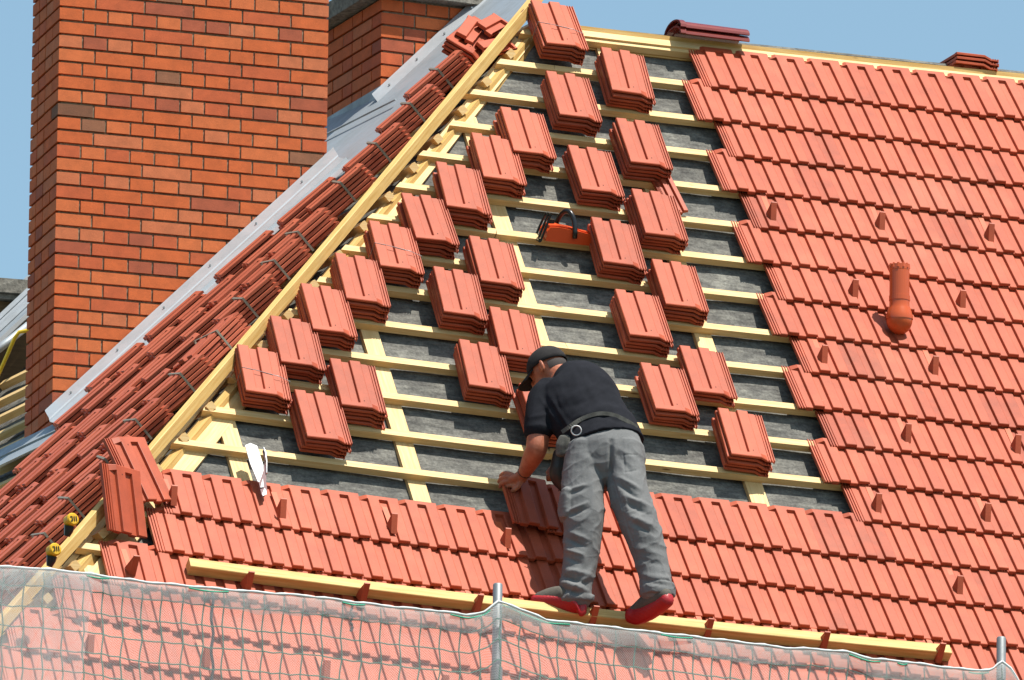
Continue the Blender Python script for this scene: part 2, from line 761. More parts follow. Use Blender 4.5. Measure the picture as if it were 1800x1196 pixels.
# ------------------------------------------------------------------ snow guard noses (each a part)
def guard(u, v, board=False):
    w = -.004
    a, b, c = X, V, N
    o = P(u, v, w)
    mb = MB()
    W = .030
    T = .008
    if -1.2 < v < -1.0:             # those that carry the plank stand up more steeply in front of it
        top = o + V * .030 + N * .100
    else:
        top = o + V * .070 + N * .064
    # front plate
    fl = [o - X * W / 2, o + X * W / 2, top + X * W / 2, top - X * W / 2]
    nrm = unit(np.cross(fl[1] - fl[0], fl[3] - fl[0]))
    mb.poly(fl, T, nrm)
    # folded cheeks
    for sgn in (-1, 1):
        s0 = sgn * W / 2
        tri = [o + X * s0 + V * .004, o + X * (s0 - .012) + V * .058, top + X * s0 - N * .004 + V * .004]
        mb.poly(tri, .003 * sgn, X)
    mb.poly([top - X * W / 2, top + X * W / 2, top + X * W / 2 + V * .006 + N * .001, top - X * W / 2 + V * .006 + N * .001], .006, N)
    g = part(mb, 'snow_guard', M_TILE)
    mb = MB()
    mb.box(o - X * .014 + V * .01 - N * .0015, X, unit(V - N * .075), N, .028, .2, .0035)
    s = mb.build('strap', M_STRIP, g)
    return g


NUBS = [(1360, 388), (1551, 405), (1743, 425), (1504, 524), (1693, 543), (1450, 640), (1645, 659), (1597, 778), (1790, 797),
        (1545, 901), (1737, 918), (1688, 1046), (306, 888), (498, 911), (693, 937), (893, 963), (233, 1012), (435, 1040),
        (638, 1060), (838, 1080), (1041, 1100), (1243, 1122), (1447, 1145), (1650, 1165), (160, 1150), (365, 1172), (575, 1195)]
for q in NUBS:
    u, v = atw(*q)
    guard(u, v)
for k in range(1, 6):
    guard(-3.12 + .595 * k, -1.665)
for u, v in [(1.9, 1.738), (2.2, 2.31), (1.62, .63), (1.9, 1.185), (1.31, .065), (1.01, -.511), (2.5, 1.738), (.75, -1.04), (1.35, -1.04), (1.9, .065)]:
    guard(u, v)

# ------------------------------------------------------------------ felt underlay, rafters, battens
mb = MB()
NU, NV = 150, 190
us = np.linspace(-5.9, 1.0, NU)
vs_ = np.linspace(-3.3, 3.78, NV)
RAFT = [-4.12, -3.20, -2.285, -1.365, -.455, .46]
pts = []
for v in vs_:
    for u in us:
        un_ = max(u, HUV(v) + .03)
        d = min(abs(un_ - r) for r in RAFT)
        sag = 0.0
        nz = mn.noise(Vector((un_ * 2.3, v * 9, 1.7))) * .0065 + mn.noise(Vector((un_ * 9, v * 16, 4.7))) * .0018
        rip = .004 * math.sin(v * 2 * math.pi / .281 + 1.2 * mn.noise(Vector((un_ * 1.5, v, 9))) + .9) * min(1, d / .15)
        pts.append(P(un_, v, -.110 + sag + nz + rip))
fs = []
for j in range(NV - 1):
    for i in range(NU - 1):
        if us[i + 1] > HUV(vs_[j]) - .02 or us[i + 1] > HUV(vs_[j + 1]) - .02:
            a = j * NU + i
            fs.append((a, a + 1, a + NU + 1, a + NU))
mb.add(pts, fs)
part(mb, 'underlay_felt', M_FELT, smooth=True)


def uvline(mb, u0, v0, u1, v1, wid, w0, th, seg=.4, cut=None):
    """timber lying in the slope from (u0,v0) to (u1,v1); wid in-plane; w0 = top"""
    L = math.hypot(u1 - u0, v1 - v0)
    n = max(1, int(L / seg))
    d = A3(u1 - u0, v1 - v0, 0) / L
    pr = A3(-d[1], d[0], 0)
    pts = []
    for k in range(n + 1):
        u = u0 + (u1 - u0) * k / n
        v = v0 + (v1 - v0) * k / n
        p = P(u, v, w0)
        q = P(u + pr[0] * .01, v + pr[1] * .01, w0)
        pts.append((p, unit(q - p), N))
    prof = [(-wid / 2, 0), (wid / 2, 0), (wid / 2, -th), (-wid / 2, -th)]
    mb.sweep(pts, prof)


for r in RAFT:
    mb = MB()
    # top where it meets the hip
    vt = min(3.72, (r + 3.518) / .696 - .12)
    if r < -3.6:
        vt = -.95
    uvline(mb, r, -3.2, r + .0, vt, .092, WB - .039, .026)
    part(mb, 'rafter', M_WOOD)

for k in range(-11, 14):
    v = .056 + .2815 * k
    if k < 0:
        v = -.235 - (-1 - k) * GB - .012
    ul = -3.541 + (v - .056) * .7194 + random.uniform(-.02, .03)
    um = 3.3
    mb = MB()
    vj = v - .0215
    # end cut parallel to the hip
    n_ = 12
    ws = WB + random.uniform(-.001, .001)
    spans = [(ul, random.uniform(-1.6, -.6)), (None, um)]
    cut = spans[0][1]
    for (a0, b0) in ((ul, cut), (cut + .002, um)):
        L = b0 - a0
        n_ = max(2, int(L / .35))
        pts = []
        dv = random.uniform(-.003, .003)
        for q in range(n_ + 1):
            u = a0 + L * q / n_
            p = P(u, vj + dv, ws)
            ta = P(u + .01, vj, ws) - p
            B = unit(np.cross(N, unit(ta)))
            pts.append([p, B, N])
        if a0 == ul:       # bevel the free end
            p, B, n__ = pts[0]
            pts[0] = [p, B + unit(P(1, 0) - P(0, 0)) * .62, N]
        prof = [(-.0215, 0), (.0215, 0), (.0215, -.038), (-.0215, -.038)]
        mb.sweep([tuple(q) for q in pts], prof)
    part(mb, 'batten', M_WOOD)

# ridge: top batten, ridge board, back slope
mb = MB()
uvline(mb, -.72, 3.722, 3.3, 3.722, .045, WB + .012, .05)
part(mb, 'batten', M_WOOD)
mb = MB()
rp = P(0, 3.80, -.03)
pts = [(P(u, 3.80, -.03), Y, Z) for u in np.linspace(-.86, 3.3, 14)]
mb.sweep(pts, [(-.022, -.020), (.022, -.020), (.022, -.14), (-.022, -.14)])
part(mb, 'ridge_board', M_WOODB)
mb = MB()
bv = A3(0, math.cos(AL), -math.sin(AL))
ra, rb = P(-.8, 3.83, -.09), P(3.3, 3.83, -.09)
mb.poly([ra, rb, rb + bv * 5, ra + bv * 5 - X * 4], .03, unit(np.cross(X, bv)) * -1)
part(mb, 'back_slope', M_FELT)

# hip: rafter, hip boards, and the raised hip batten
SD = unit(np.cross(HD, unit(np.cross(np.cross(HD, Z), HD))))
HN = unit(np.cross(np.cross(HD, Z), HD))      # upward normal of hip line
if HN[2] < 0:
    HN = -HN
HS = unit(np.cross(HD, HN))                     # points to the front/right side
if HS[0] < 0:
    HS = -HS


def hippt(k):      # follows the sag of the front slope
    v = -3.9 + (3.87 + 3.9) * k
    return P(HUV(v) - .02 if False else -.85 + (v - 3.86) / 1.408, v, 0)


mb = MB()
hp = [(hippt(k), HS, HN) for k in np.linspace(0, 1, 16)]
mb.sweep(hp, [(-.03, -.105), (.03, -.105), (.03, -.28), (-.03, -.28)])
part(mb, 'hip_rafter', M_WOODB)
for (k0, k1, off) in ((0, .455, 0), (.457, 1.012, .004)):
    mb = MB()
    pts = [(hippt(k) + HS * off, HS, HN) for k in np.linspace(k0, k1, 9)]
    mb.sweep(pts, [(-.020, .026), (-.017, .029), (.014, .029), (.017, .026), (.017, -.028), (-.020, -.028)])
    part(mb, 'hip_batten', M_WOODB)
# wide board on the front side, under the batten ends
mb = MB()
uvline(mb, -3.412 - 3.9 * .683, -3.9, -3.412 + 3.66 * .683, 3.66, .088, WB - .0385, .024)
part(mb, 'hip_board', M_WOOD)
mb = MB()
uvline(mb, -3.575 - 3.9 * .695, -3.9, -3.575 + 3.66 * .695, 3.66, .03, WB - .05, .024)
part(mb, 'hip_board', M_WOOD)

# ------------------------------------------------------------------ left slope: felt, battens
TH = lambda s: s / .4565
SH = lambda t: .4565 * t
mb = MB()
vsp, fsp = [], []
ts = np.linspace(-3.6, 5.6, 60)
ss = np.linspace(0, 1, 30)
for t in ts:
    for q in ss:
        s = SH(t) + .04 + q * (6.4 - SH(t))
        vsp.append(P2(s, t, -.125 + mn.noise(Vector((s * 3, t * 4, 0))) * .01))
for j in range(59):
    for i in range(29):
        a = j * 30 + i
        fsp.append((a, a + 1, a + 31, a + 30))
mb.add(vsp, fsp)
part(mb, 'underlay_felt', M_FELT, smooth=True)
for k in range(-12, 19):
    t = .15 + .29 * k
    s0 = SH(t) + .004 + random.uniform(-.006, .006)
    mb = MB()
    mb.box(P2(s0, t, -.105), E2, V2, N2, 6.2 - s0, .043, .038)
    part(mb, 'batten', M_WOOD)

# ------------------------------------------------------------------ chimneys
def chimney(name, label, corner, ang, W, Dp, z0, z1, patA, patB, cap=None, seed=1):
    rnd = random.Random(seed)
    dx = A3(math.cos(math.radians(ang)), math.sin(math.radians(ang)), 0)
    dy = A3(-dx[1], dx[0], 0)
    base = corner.copy()
    base[2] = z0
    th = thing(name, label, 'chimney', tuple(base))
    mb = MB()
    H = .072
    rows = int((z1 - z0) / H)
    ins = .018
    core = MB()
    core.box(base + dx * ins + dy * ins, dx, dy, Z, W - 2 * ins, Dp - 2 * ins, rows * H)
    for r in range(rows):
        z = z0 + r * H + rnd.uniform(-.001, .001)
        A = r % 2 == 0
        def put(o, a, b, la, lb):
            e = .0018
            mb.box(o, a, b, Z, la, lb, .0585)
        # front run and back run
        for side in (0, 1):
            x = 0
            lst = (['h'] * 40) if A else (['q'] + ['s'] * 40)
            while x < W - .05:
                k = lst.pop(0)
                l = {'h': .12, 's': .25, 'q': .185}[k]
                if x + l > W - .04:
                    l = W - x
                dep = .25 if (A and side == 0 and x < .01) else .12
                out = rnd.uniform(-.002, .0015)
                c = base + dx * x
                c[2] = z
                if x + l < W - .03:
                    m0 = c + dx * (l + .0003) + (dy * .008 if side == 0 else dy * (Dp - .1045)) + Z * .001
                    core.box(m0, dx, dy, Z, .0094, .1, .056)
                if side == 0:
                    put(c - dy * out, dx, dy, l, dep)
                else:
                    put(c + dy * (Dp - dep + out), dx, dy, l, dep)
                x += l + .010
        for side in (0, 1):
            y = .26 if (A and side == 0) else .13
            lst = list(patA if A else patB)
            while y < Dp - .14 and lst:
                k = lst.pop(0)
                l = {'h': .12, 's': .25, 'r': .11}[k]
                if y + l > Dp - .13:
                    l = Dp - .13 - y
                if l > .03:
                    out = rnd.uniform(-.002, .0015)
                    c = base + dy * y
                    c[2] = z
                    if side == 0:
                        core.box(c - dy * .0097 + dx * .0045 + Z * .001, dx, dy, Z, .09, .0094, .056)
                        put(c - dx * out, dx, dy, .1, l)
                    else:
                        put(c + dx * (W - .1 + out), dx, dy, .1, l)
                y += l + .010
    br = mb.build('brickwork', M_BRICK, th)
    core.build('mortar', M_MORTAR, th)
    if cap:
        ov, hh = cap
        cb = MB()
        o = base - dx * ov - dy * ov
        o[2] = z0 + rows * H
        cb.box(o, dx, dy, Z, W + 2 * ov, Dp + 2 * ov, hh)
        o2 = o + dx * .03 + dy * .03 + Z * hh
        cb.box(o2 + Z * .002, dx, dy, Z, W + 2 * ov - .06, Dp + 2 * ov - .06, .03)
        cb.build('concrete_cap', M_CONC, th)
    return dx, dy, base, th


c1 = P2(*st(91, 750))
c1 = c1.copy()
ch1x, ch1y, b1, t1 = chimney('brick_chimney', 'tall wide orange brick chimney at the left, the nearer of two', c1, -3.4, 1.43, .51,
                             c1[2] - .6, c1[2] + 3.2, 'hhhhh', 'hhhhh', cap=(.07, .09), seed=3)
c2 = P2(*st(669, 160))
ch2x, ch2y, b2, t2 = chimney('brick_chimney', 'brick chimney half hidden behind the larger one, under a concrete cap', c2, 2.4, .64, 1.16,
                             c2[2] - 1.0, c2[2] + .555, 'hshshshs', 'shshshsh', cap=(.075, .085), seed=5)

# ------------------------------------------------------------------ flashings (parts of the roof)
def strip(mb, p0, p1, prof_pts, mi=0):
    """prof_pts given as list of world offset vectors; thin sheet 3 mm with thickness"""
    n = len(prof_pts)
    vs = [p0 + q for q in prof_pts] + [p1 + q for q in prof_pts]
    fs = [(i, i + 1, n + i + 1, n + i) for i in range(n - 1)]
    mb.add(vs, fs, None, mi)


def flashing(pa, pb, face_n, name_mat, up=.17, flat=.13):
    """pa..pb line on the left slope along the chimney face; face_n: outward horizontal normal of the face"""
    out = unit(face_n - N2 * (face_n @ N2))          # in-slope direction away from the face
    o = face_n * .012
    a = [o + Z * up + face_n * .004, o + Z * (up - .010) + face_n * .014, o + face_n * .085 + Z * (up * .50),
         o + face_n * .09 + Z * (up * .42), o + face_n * .17 + N2 * .030, out * (flat * .80) + N2 * .026,
         out * (flat * .81) + N2 * .038, out * (flat * .84) + N2 * .038, out * (flat * .85) + N2 * .020, out * (flat + .10) + N2 * .016]
    mb = MB()
    strip(mb, pa, pb, a)
    ob = mb.build('flashing', name_mat, house)
    sm = ob.modifiers.new('thick', 'SOLIDIFY')
    sm.thickness = .003
    # screws
    for k in (np.arange(.08, 1, .16)):
        m2 = MB()
        c = pa + (pb - pa) * k + o + face_n * .05 + Z * (up * .76)
        m2.tube([c, c + face_n * .006], .0055, 8)
        s = m2.build('screw', M_GALV, ob)
    return ob


def meet(c, d):     # intersection direction of the vertical face (contains d) and the left slope
    r = np.cross(np.cross(d, Z), N2)
    r = unit(r)
    return r if r[0] > 0 else -r


r1 = meet(c1, ch1x)
fa = c1 - ch1y * .0 - r1 * .06
fb = c1 + r1 * (1.46 / (r1 @ ch1x))
flashing(fa, fb, -ch1y, M_ZINC, .12, .30)
r2 = meet(c2, ch2x)
flashing(c2 - r2 * .08 - Z * .10, c2 + r2 * 1.3 - Z * .10, -ch2y, M_ZINC, .13, .24)
# zinc sheet between the chimneys and along the left faces
mb = MB()


def zsheet(mb, s0, s1, t0, t1, h=.012):
    n_ = N2
    mb.poly([P2(s0, t0, h), P2(s1, t0, h), P2(s1, t1, h), P2(s0, t1, h)], .004, n_)


sa, ta = st(91, 750)
sb, tb = st(669, 160)
mb = MB()
zsheet(mb, sa - .62, sb + 1.1, ta + 1.75, tb + 1.0, -.018)
mb.box(P2(sa, tb - .33, .002), E2, V2, N2, 1.6, .010, .009)
part(mb, 'flashing', M_ZINCD)
mb = MB()
zsheet(mb, sa - .30, sa + .62, ta - .26, ta + .0, .008)
mb.box(P2(sa - .30, ta - .15, .008), E2, V2, N2, .95, .01, .009)
part(mb, 'flashing', M_ZINCD)
# upstand against left face of chimney two
mb = MB()
mb.box(c2 - ch2x * .012 - ch2y * .02 + Z * -.25, ch2x, ch2y, Z, .008, 1.2, .27)
part(mb, 'flashing', M_ZINCD)

# ------------------------------------------------------------------ tile bundles
def make_stack(n, wires=0, strap=False, seed=0, label=None, group=None, name='tile_stack', mesh=None):
    rnd = random.Random(seed)
    th = thing(name, label, 'tile stack', None, group)
    for i in range(n):
        o = bpy.data.objects.new('roof_tile', mesh or ME_TILE)
        COL.objects.link(o)
        o.parent = th
        jx, jy = rnd.uniform(-.006, .006), rnd.uniform(-.007, .007)
        if rnd.random() < .13:
            jx += rnd.choice((-.009, .009))
        o.matrix_local = Matrix.Translation((.118 + jx, .175 + jy, .001 + .023 * i)) @ Matrix.Rotation(math.pi + rnd.uniform(-.02, .02), 4, 'Z') @ Matrix.Translation((-.118, -.175, 0))
    top = .023 * (n - 1) + .0275
    for k in range(wires):
        y = .15 + .012 * k
        m = MB()
        m.tube([(-.006, y + .01, -.002), (-.008, y + .005, top * .5), (-.002, y + .02, top), (.06, y + .012, top + .001), (.12, y, top + .001), (.18, y - .012, top + .001), (.240, y - .022, top - .012), (.242, y - .02, 0)], .0016, 6)
        m.build('tie_wire', M_GALV, th)
    if strap:
        m = MB()
        y = .17 + rnd.uniform(-.03, .03)
        w = .006
        pr = [(-.004, -.002), (.240, -.002), (.240, top + .001), (-.004, top + .001)]
        a = [(x, y - w, z) for x, z in pr]
        b = [(x, y + w, z) for x, z in pr]
        vs = a + b
        c = [(x + (-.002 if x < .1 else .002), yy, z + (-.002 if z < .01 else .002)) for x, yy, z in vs]
        fs = []
        for i in range(4):
            j = (i + 1) % 4
            fs.append((i, j, 4 + j, 4 + i))
            fs.append((8 + i, 12 + i, 12 + j, 8 + j))
            fs.append((i, 8 + i, 8 + j, j))
            fs.append((4 + i, 4 + j, 12 + j, 12 + i))
        m.add(vs + c, fs)
        m.build('steel_strap', M_STRAP, th)
    return th


STACKS = [(958.9, 77.9, 'topmost tile stack, tied with wire, at the top end of the hip beam'),
          (1078.3, 161.5, 'second highest tile stack, just right of the topmost one'),
          (983.6, 203.3, 'tile stack directly below the wire tied topmost one'),
          (901, 265.9, 'hip side tile stack, second down the line beside the hip beam'),
          (1108.4, 287, 'tile stack just above the narrow broken tile strip'),
          (850.2, 311, 'hip side tile stack, third down the line beside the hip beam'),
          (1024.7, 334.4, 'tile stack just above the orange chainsaw and its black handle'),
          (791.3, 364.5, 'hip side tile stack, fourth down the line beside the hip beam'),
          (1135.6, 411, 'tile stack directly below the narrow broken tile strip'),
          (731.5, 418, 'hip side tile stack next above the middle wire tied stack'),
          (1060.9, 460.5, 'tile stack hiding the rear end of the orange chainsaw'),
          (668.6, 467.9, 'wire tied tile stack halfway down the line beside the hip beam'),
          (844.1, 495.3, 'tile stack below left of the chainsaw, topmost of its diagonal line'),
          (1170.9, 534.8, 'tile stack straight left of the foot of the vent pipe'),
          (782.3, 550.5, 'second tile stack of the diagonal line starting below the chainsaw'),
          (608.4, 527.1, 'hip side tile stack next below the middle wire tied stack'),
          (1107.7, 590.6, 'tile stack above right of the roofer\'s cap'),
          (883.6, 622.4, 'tile stack directly above left of the roofer\'s cap'),
          (550.8, 579, 'hip side tile stack, second below the middle wire tied stack'),
          (495, 635.8, 'hip side tile stack next above the lowest wire tied stack'),
          (433.8, 687.6, 'lowest wire tied tile stack, at the left by the hip beam'),
          (538.5, 768, 'lowest tile stack on the left, right of the white slating tool'),
          (603.3, 714.4, 'tile stack next above right of the lowest left stack, beside a rafter'),
          (825.8, 679.3, 'tile stack left of the roofer\'s cap'),
          (938, 756, 'tile stack mostly hidden behind the roofer\'s arm'),
          (1153.5, 721, 'tall tile stack right beside the roofer\'s back'),
          (1218.4, 688.3, 'low tile stack of only three tiles, right of the roofer'),
          (1284, 800, 'lowest tile stack on the right, above the laid bottom courses')]
for i, (x, y, lab) in enumerate(STACKS):
    n_ = 5
    wt = .068
    if i == 26:
        n_ = 3
        wt = .022
    u, v = atw(x, y, wt)
    wires = 1 if i in (0, 11, 20) else 0
    s = make_stack(n_, wires, False, i, lab, 'stacks of clay tiles set out on the battens')
    rz = random.uniform(-.026, .026) + 2 * KS * u
    ww = WB + .002
    s.matrix_world = frame(P(u, v, ww), X, V, N) @ Matrix.Rotation(rz, 4, 'Z')

# bundles on the left slope, seen from their side
PSI = math.radians(18)
AV = V2 * math.cos(PSI) - E2 * math.sin(PSI)
BV = E2 * math.cos(PSI) + V2 * math.sin(PSI)
LB = []
taus = [5.30, 4.86, 4.44, 4.02, 3.61, 3.20, 2.80, 2.39, 1.98, 1.57, 1.16, .74, .33, -.08, -.5, -.92, -1.34]
WORDS = ['topmost', 'second', 'third', 'fourth', 'fifth', 'sixth', 'seventh', 'eighth', 'ninth', 'tenth', 'eleventh', 'twelfth', 'thirteenth', 'fourteenth', 'fifteenth', 'sixteenth', 'seventeenth']
for j, tau in enumerate(taus):
    for r in range(5):
        top = H1 + HD * tau                      # touching the hip with its upper near corner
        o = top - AV * (.42 * (r + 1) - .09 + (.02 * math.sin(j * 2.3 + r) if r else .03 * math.sin(j * 5.1))) + N2 * (-.004 + (.006 * math.sin(j * 3 + r))) + BV * (.055 + .02 * r) 
        # stop short of the chimney flashing
        far = o + BV * .24 - H1
        ctr = o + AV * .17 + BV * .12
        q = ctr + BV * .14 - c1
        if q @ (-ch1y) < .44 and ctr[0] > c1[0] - .3:
            continue
        if tau > 4.6 and r > 0:
            continue
        if ctr[0] <= c1[0] - .3 and (ctr - c1) @ E2 > -.35:
            continue
        LB.append((j, r, o))
rows_txt = ['in the row touching it', 'in the second row out', 'in the third row out', 'in the fourth row out', 'in the fifth row out']
for (j, r, o) in LB:
    lab = 'tile bundle left of the hip beam, %s from top %s' % (WORDS[j], rows_txt[r])
    s = make_stack(5, 0, r == 0, 100 + j * 7 + r, lab, 'strapped tile bundles on the left slope', name='tile_bundle', mesh=ME_TILE3)
    s['category'] = 'tile bundle'
    yaw = random.uniform(-.11, .11)
    if j == 7 and r == 0:
        yaw = -.32
    s.matrix_world = frame(o + A3(0, 0, 0) + AV * random.uniform(-.03, .03), BV, AV, np.cross(BV, AV)) @ Matrix.Rotation(yaw, 4, 'Z')
    if np.cross(BV, AV) @ N2 < 0:        # keep the thick overlapping edges on the near side
        s.matrix_world = frame(o + AV * (.35 + random.uniform(-.02, .02)), BV, -AV, N2) @ Matrix.Rotation(-yaw, 4, 'Z')

# ------------------------------------------------------------------ loose tiles
def loose(label, M, m=None):
    o = bpy.data.objects.new('roof_tile', m or ME_LT)
    COL.objects.link(o)
    o.matrix_world = M
    tag(o, label, 'roof tile', 'loose roof tiles')
    return o


ME_LT = tile_mesh('roof_tile', M_TILE)
def lf(q):
    return X * q[0] + V * q[1] + N * q[2]


a_, b_ = unit(lf((.92, .30, -.17))), unit(lf((-.305, 1.068, .231)))
loose('single tile leaning with its top on the hip beam, the upper one', frame(P(*atw(233, 883, .03), .03), a_, b_, np.cross(a_, b_)) @ Matrix.Diagonal((1, 1.08, 1, 1)))
a_, b_ = unit(lf((.85, .2, -.316))), unit(lf((-.052, .806, .369)))
loose('single tile tilted across the hip beam, lower of the two there', frame(P(*atw(190, 932, .03), .03), a_, b_, np.cross(a_, b_)))
# tiles being laid by the roofer
u, v = atw(905, 912, .06)
loose('tile held up at its left edge by the hand of the roofer', frame(P(u, v, .035), unit(X - V * .03 + N * -.10), unit(V + N * .02), unit(N + X * .10)))
loose('tile beside the held tile, in front of the roofer\'s thigh', frame(P(u + .185, v - .01, .01), unit(X - V * .03 - N * .06), unit(V - N * .02), unit(N + X * .06)))

# pile of loose tiles at the top of the left slope
pc = P2(*st(800, 85, .05), .05)
a = unit(ch2x * .9 - Y * .35)
up = unit(N2 * .45 + Z * .8)
b = unit(np.cross(up, a))
a = np.cross(b, up)
pile = make_stack(4, 0, False, 77, 'uneven crosswise heap of tiles at the top of the left slope', None, name='tile_heap')
pile['category'] = 'tile heap'
hb = unit(CR * .40 + CU * .33 + CF * .82)
ha = CR * .85 - CU * .38
ha = unit(ha - hb * (ha @ hb))
hn = np.cross(ha, hb)
pile.matrix_world = frame(atz(773, 94, 60.9), ha, hb, hn)
ME_BR = bpy.data.meshes.new('broken_tile')
mb = MB()
mb.poly([A3(0, 0, 0), A3(.2, -.01, 0), A3(.24, .1, 0), A3(.18, .13, 0), A3(.10, .12, 0), A3(.05, .17, 0), A3(-.01, .1, 0)], -.014, Z)
mb.poly([A3(.0, .005, .0145), A3(.09, .0, .0145), A3(.11, .12, .0145), A3(.05, .165, .0145), A3(-.005, .1, .0145)], -.012, Z)
ME_BR.from_pydata(mb.v, [], mb.f)
ME_BR.materials.append(M_TILE)
ME_HALF = bpy.data.meshes.new('broken_tile')
keep = [k for k, f in enumerate(TF) if all(.055 < TV[q][0] < .20 for q in f)]
mb = MB()
mb.add(TV, [TF[k] for k in keep])
ME_HALF.from_pydata(mb.v, [], mb.f)
ME_HALF.materials.append(M_TILE)
ME_HALF.validate()
for (dx_, dy_, dz_, rr, sc_, lab) in [(-.06, .05, .100, .15, .62, 'broken tile lying on top of the uneven heap by the flashing'),
                                 (-.02, .22, .125, -.1, .5, 'broken tile piece at the top end of the heap, against the sky'),
                                 (.06, .10, .104, -.35, .6, 'broken tile piece at the right end of the heap, against the hip beam')]:
    o = bpy.data.objects.new('broken_tile', ME_HALF)
    COL.objects.link(o)
    o.matrix_world = frame(atz(773, 94, 60.9) + ha * dx_ + hb * dy_ + hn * dz_, ha, hb, hn) @ Matrix.Rotation(rr, 4, 'Z') @ Matrix.Diagonal((1, sc_, 1, 1))
    tag(o, lab, 'broken tile', 'broken tiles')
# broken pale tile on the battens near the top stacks
u, v = atw(1200, 372, -.02)
o = bpy.data.objects.new('broken_tile', tile_mesh('broken_tile', M_TILE))
COL.objects.link(o)
o.matrix_world = frame(P(u - .075, v - .01, -.035), unit(X + V * .12), unit(V - X * .12), N) @ Matrix.Diagonal((.45, .9, .9, 1))
tag(o, 'narrow broken tile strip slipped between two stacks near the laid courses', 'broken tile', 'broken tiles')
mb = MB()
u, v = atw(1180, 345, -.02)
mb.box(P(u - .01, v - .03, -.04), X, V, N, .035, .11, .012)
mb.box(P(u + .012, v - .10, -.046), X, V, N, .012, .09, .008)
o = mb.build('broken_tile', M_WHITE)
tag(o, 'small whitish dusty tile splinter beside the narrow broken tile strip', 'broken tile', 'broken tiles')

# ridge tiles lying on the ridge
def ridge_prof(rad):
    pr = []
    for k in range(13):
        a_ = math.pi * k / 12
        pr.append((math.cos(a_) * rad, math.sin(a_) * rad * .50))
    for k in range(12, -1, -1):
        a_ = math.pi * k / 12
        pr.append((math.cos(a_) * (rad - .012), math.sin(a_) * (rad - .012) * .50 - .002))
    return pr


rt = thing('ridge_tile_pair', 'two dark red glazed ridge tiles nested together on the ridge board', 'ridge tiles', tuple(P(-.2, 3.80, .02)))
for k in range(2):
    mb = MB()
    p0 = P(-.075, 3.80, -.02) + Z * (-.03 + .034 * k) + Y * .0
    sec = []
    for q, (dx_, sc_) in enumerate([(0, 1.12), (.03, 1.12), (.034, 1.0), (.34, .93), (.39, .93)]):
        sec.append((p0 + X * dx_ + Z * .0, Y * sc_, Z * sc_))
    mb.sweep(sec, ridge_prof(.105))
    mb.build('ridge_tile', M_RIDGE, rt, smooth=False)
s = make_stack(3, 0, False, 55, 'small stack of tiles on the ridge at the right edge of the photo', None, name='ridge_top_stack')
s.matrix_world = frame(P(1.51, 3.80, -.02) + Z * -.018 - Y * .03, X, Y, Z)
mb = MB()
sec = [(P(-.98 + .04 * q, 3.84, -.02) + Z * -.075 + Y * .25, Y, Z) for q in range(3)]
mb.sweep(sec, ridge_prof(.07))
tag(mb.build('ridge_tile', M_RIDGE), 'dark ridge tile just showing behind the top of the hip beam', 'ridge tile')

# ------------------------------------------------------------------ plank on the guards
mb = MB()
PV = -.985
pts = []
for u in np.linspace(-3.68, .225, 16):
    p = P(u, PV, -.006)
    B = unit(np.cross(N, unit(P(u + .01, PV) - P(u, PV))))
    pts.append((p, B, N))
mb.sweep(pts, [(-.031, .052), (-.028, .055), (.028, .055), (.031, .052), (.031, 0), (-.031, 0)])
tag(mb.build('timber_plank', M_WOODB), 'long squared timber lying along the snow guards under the shoes of the roofer', 'timber')

# ------------------------------------------------------------------ vent pipe
vb = A3(*P(*atw(1577, 578), 0))
vp = thing('vent_pipe', 'orange red plastic vent pipe standing on the laid tiles at the right', 'vent pipe', tuple(vb))
axis = unit(Z * .995 + CR * .0)
cb = vb + N * .035
mb = MB()
def lathe(mb, o, ax, prof, n=28):
    r0 = unit(np.cross(ax, Y + X * .3))
    r1_ = np.cross(ax, r0)
    vs = []
    for (z, r) in prof:
        for i in range(n):
            an = 2 * math.pi * i / n
            vs.append(o + ax * z + (r0 * math.cos(an) + r1_ * math.sin(an)) * r)
    fs = [(k * n + i, k * n + (i + 1) % n, (k + 1) * n + (i + 1) % n, (k + 1) * n + i) for k in range(len(prof) - 1) for i in range(n)]
    mb.add(vs, fs)
lathe(mb, cb, axis, [(.02, .050), (.09, .051), (.115, .051), (.116, .053), (.14, .053), (.141, .0505), (.27, .050), (.275, .051), (.30, .051), (.30, .044), (.2, .044)])
mb.build('pipe', M_VENT, vp, smooth=False)
mb = MB()
for i in range(12):
    an = 2 * math.pi * i / 12
    c = cb + axis * .298 + (X * math.cos(an) + Y * math.sin(an)) * .0465
    mb.tube([c - axis * .016, c + axis * .008], [.0085, .006], 6)
mb.build('crown', M_VENT, vp)
mb = MB()
# ball shaped foot, lower dome
prof = []
for k in range(13):
    a_ = -math.pi / 2 + math.pi * k / 12 * .5
    prof.append((math.sin(a_) * .078 + .0, math.cos(a_) * .066 + .0005))
ax2 = unit(Z * .95 + CF * -.05)
lathe(mb, cb + Z * .02, ax2, prof)
mb.build('dome', M_VENT, vp, smooth=True)
mb = MB()
lathe(mb, cb + Z * .02, ax2, [(0, .069), (.012, .069), (.03, .064), (.055, .056), (.07, .050), (.09, .049)])
mb.build('collar', M_VENT, vp, smooth=True)


# ------------------------------------------------------------------ chainsaw
ub, vb_ = atw(957, 420, -.035)
cs = thing('chainsaw', 'orange chainsaw with black front handle lying on a batten between the stacks', 'chainsaw', frame(P(ub, vb_, WB), X, V, N))
F0 = P(ub, vb_, WB + .001)
cx_ = unit(X + V * .0)
mb = MB()
def prism(mb, pts2, o, a, b, c, th_, mi=0):
    pp = [o + a * q[0] + b * q[1] for q in pts2]
    mb.poly(pp, -th_, c, mi)
up_ = unit(Z * .8 + N * .6)
side = unit(np.cross(cx_, up_))      # toward viewer is -side or side
if side @ CF > 0:
    side = -side
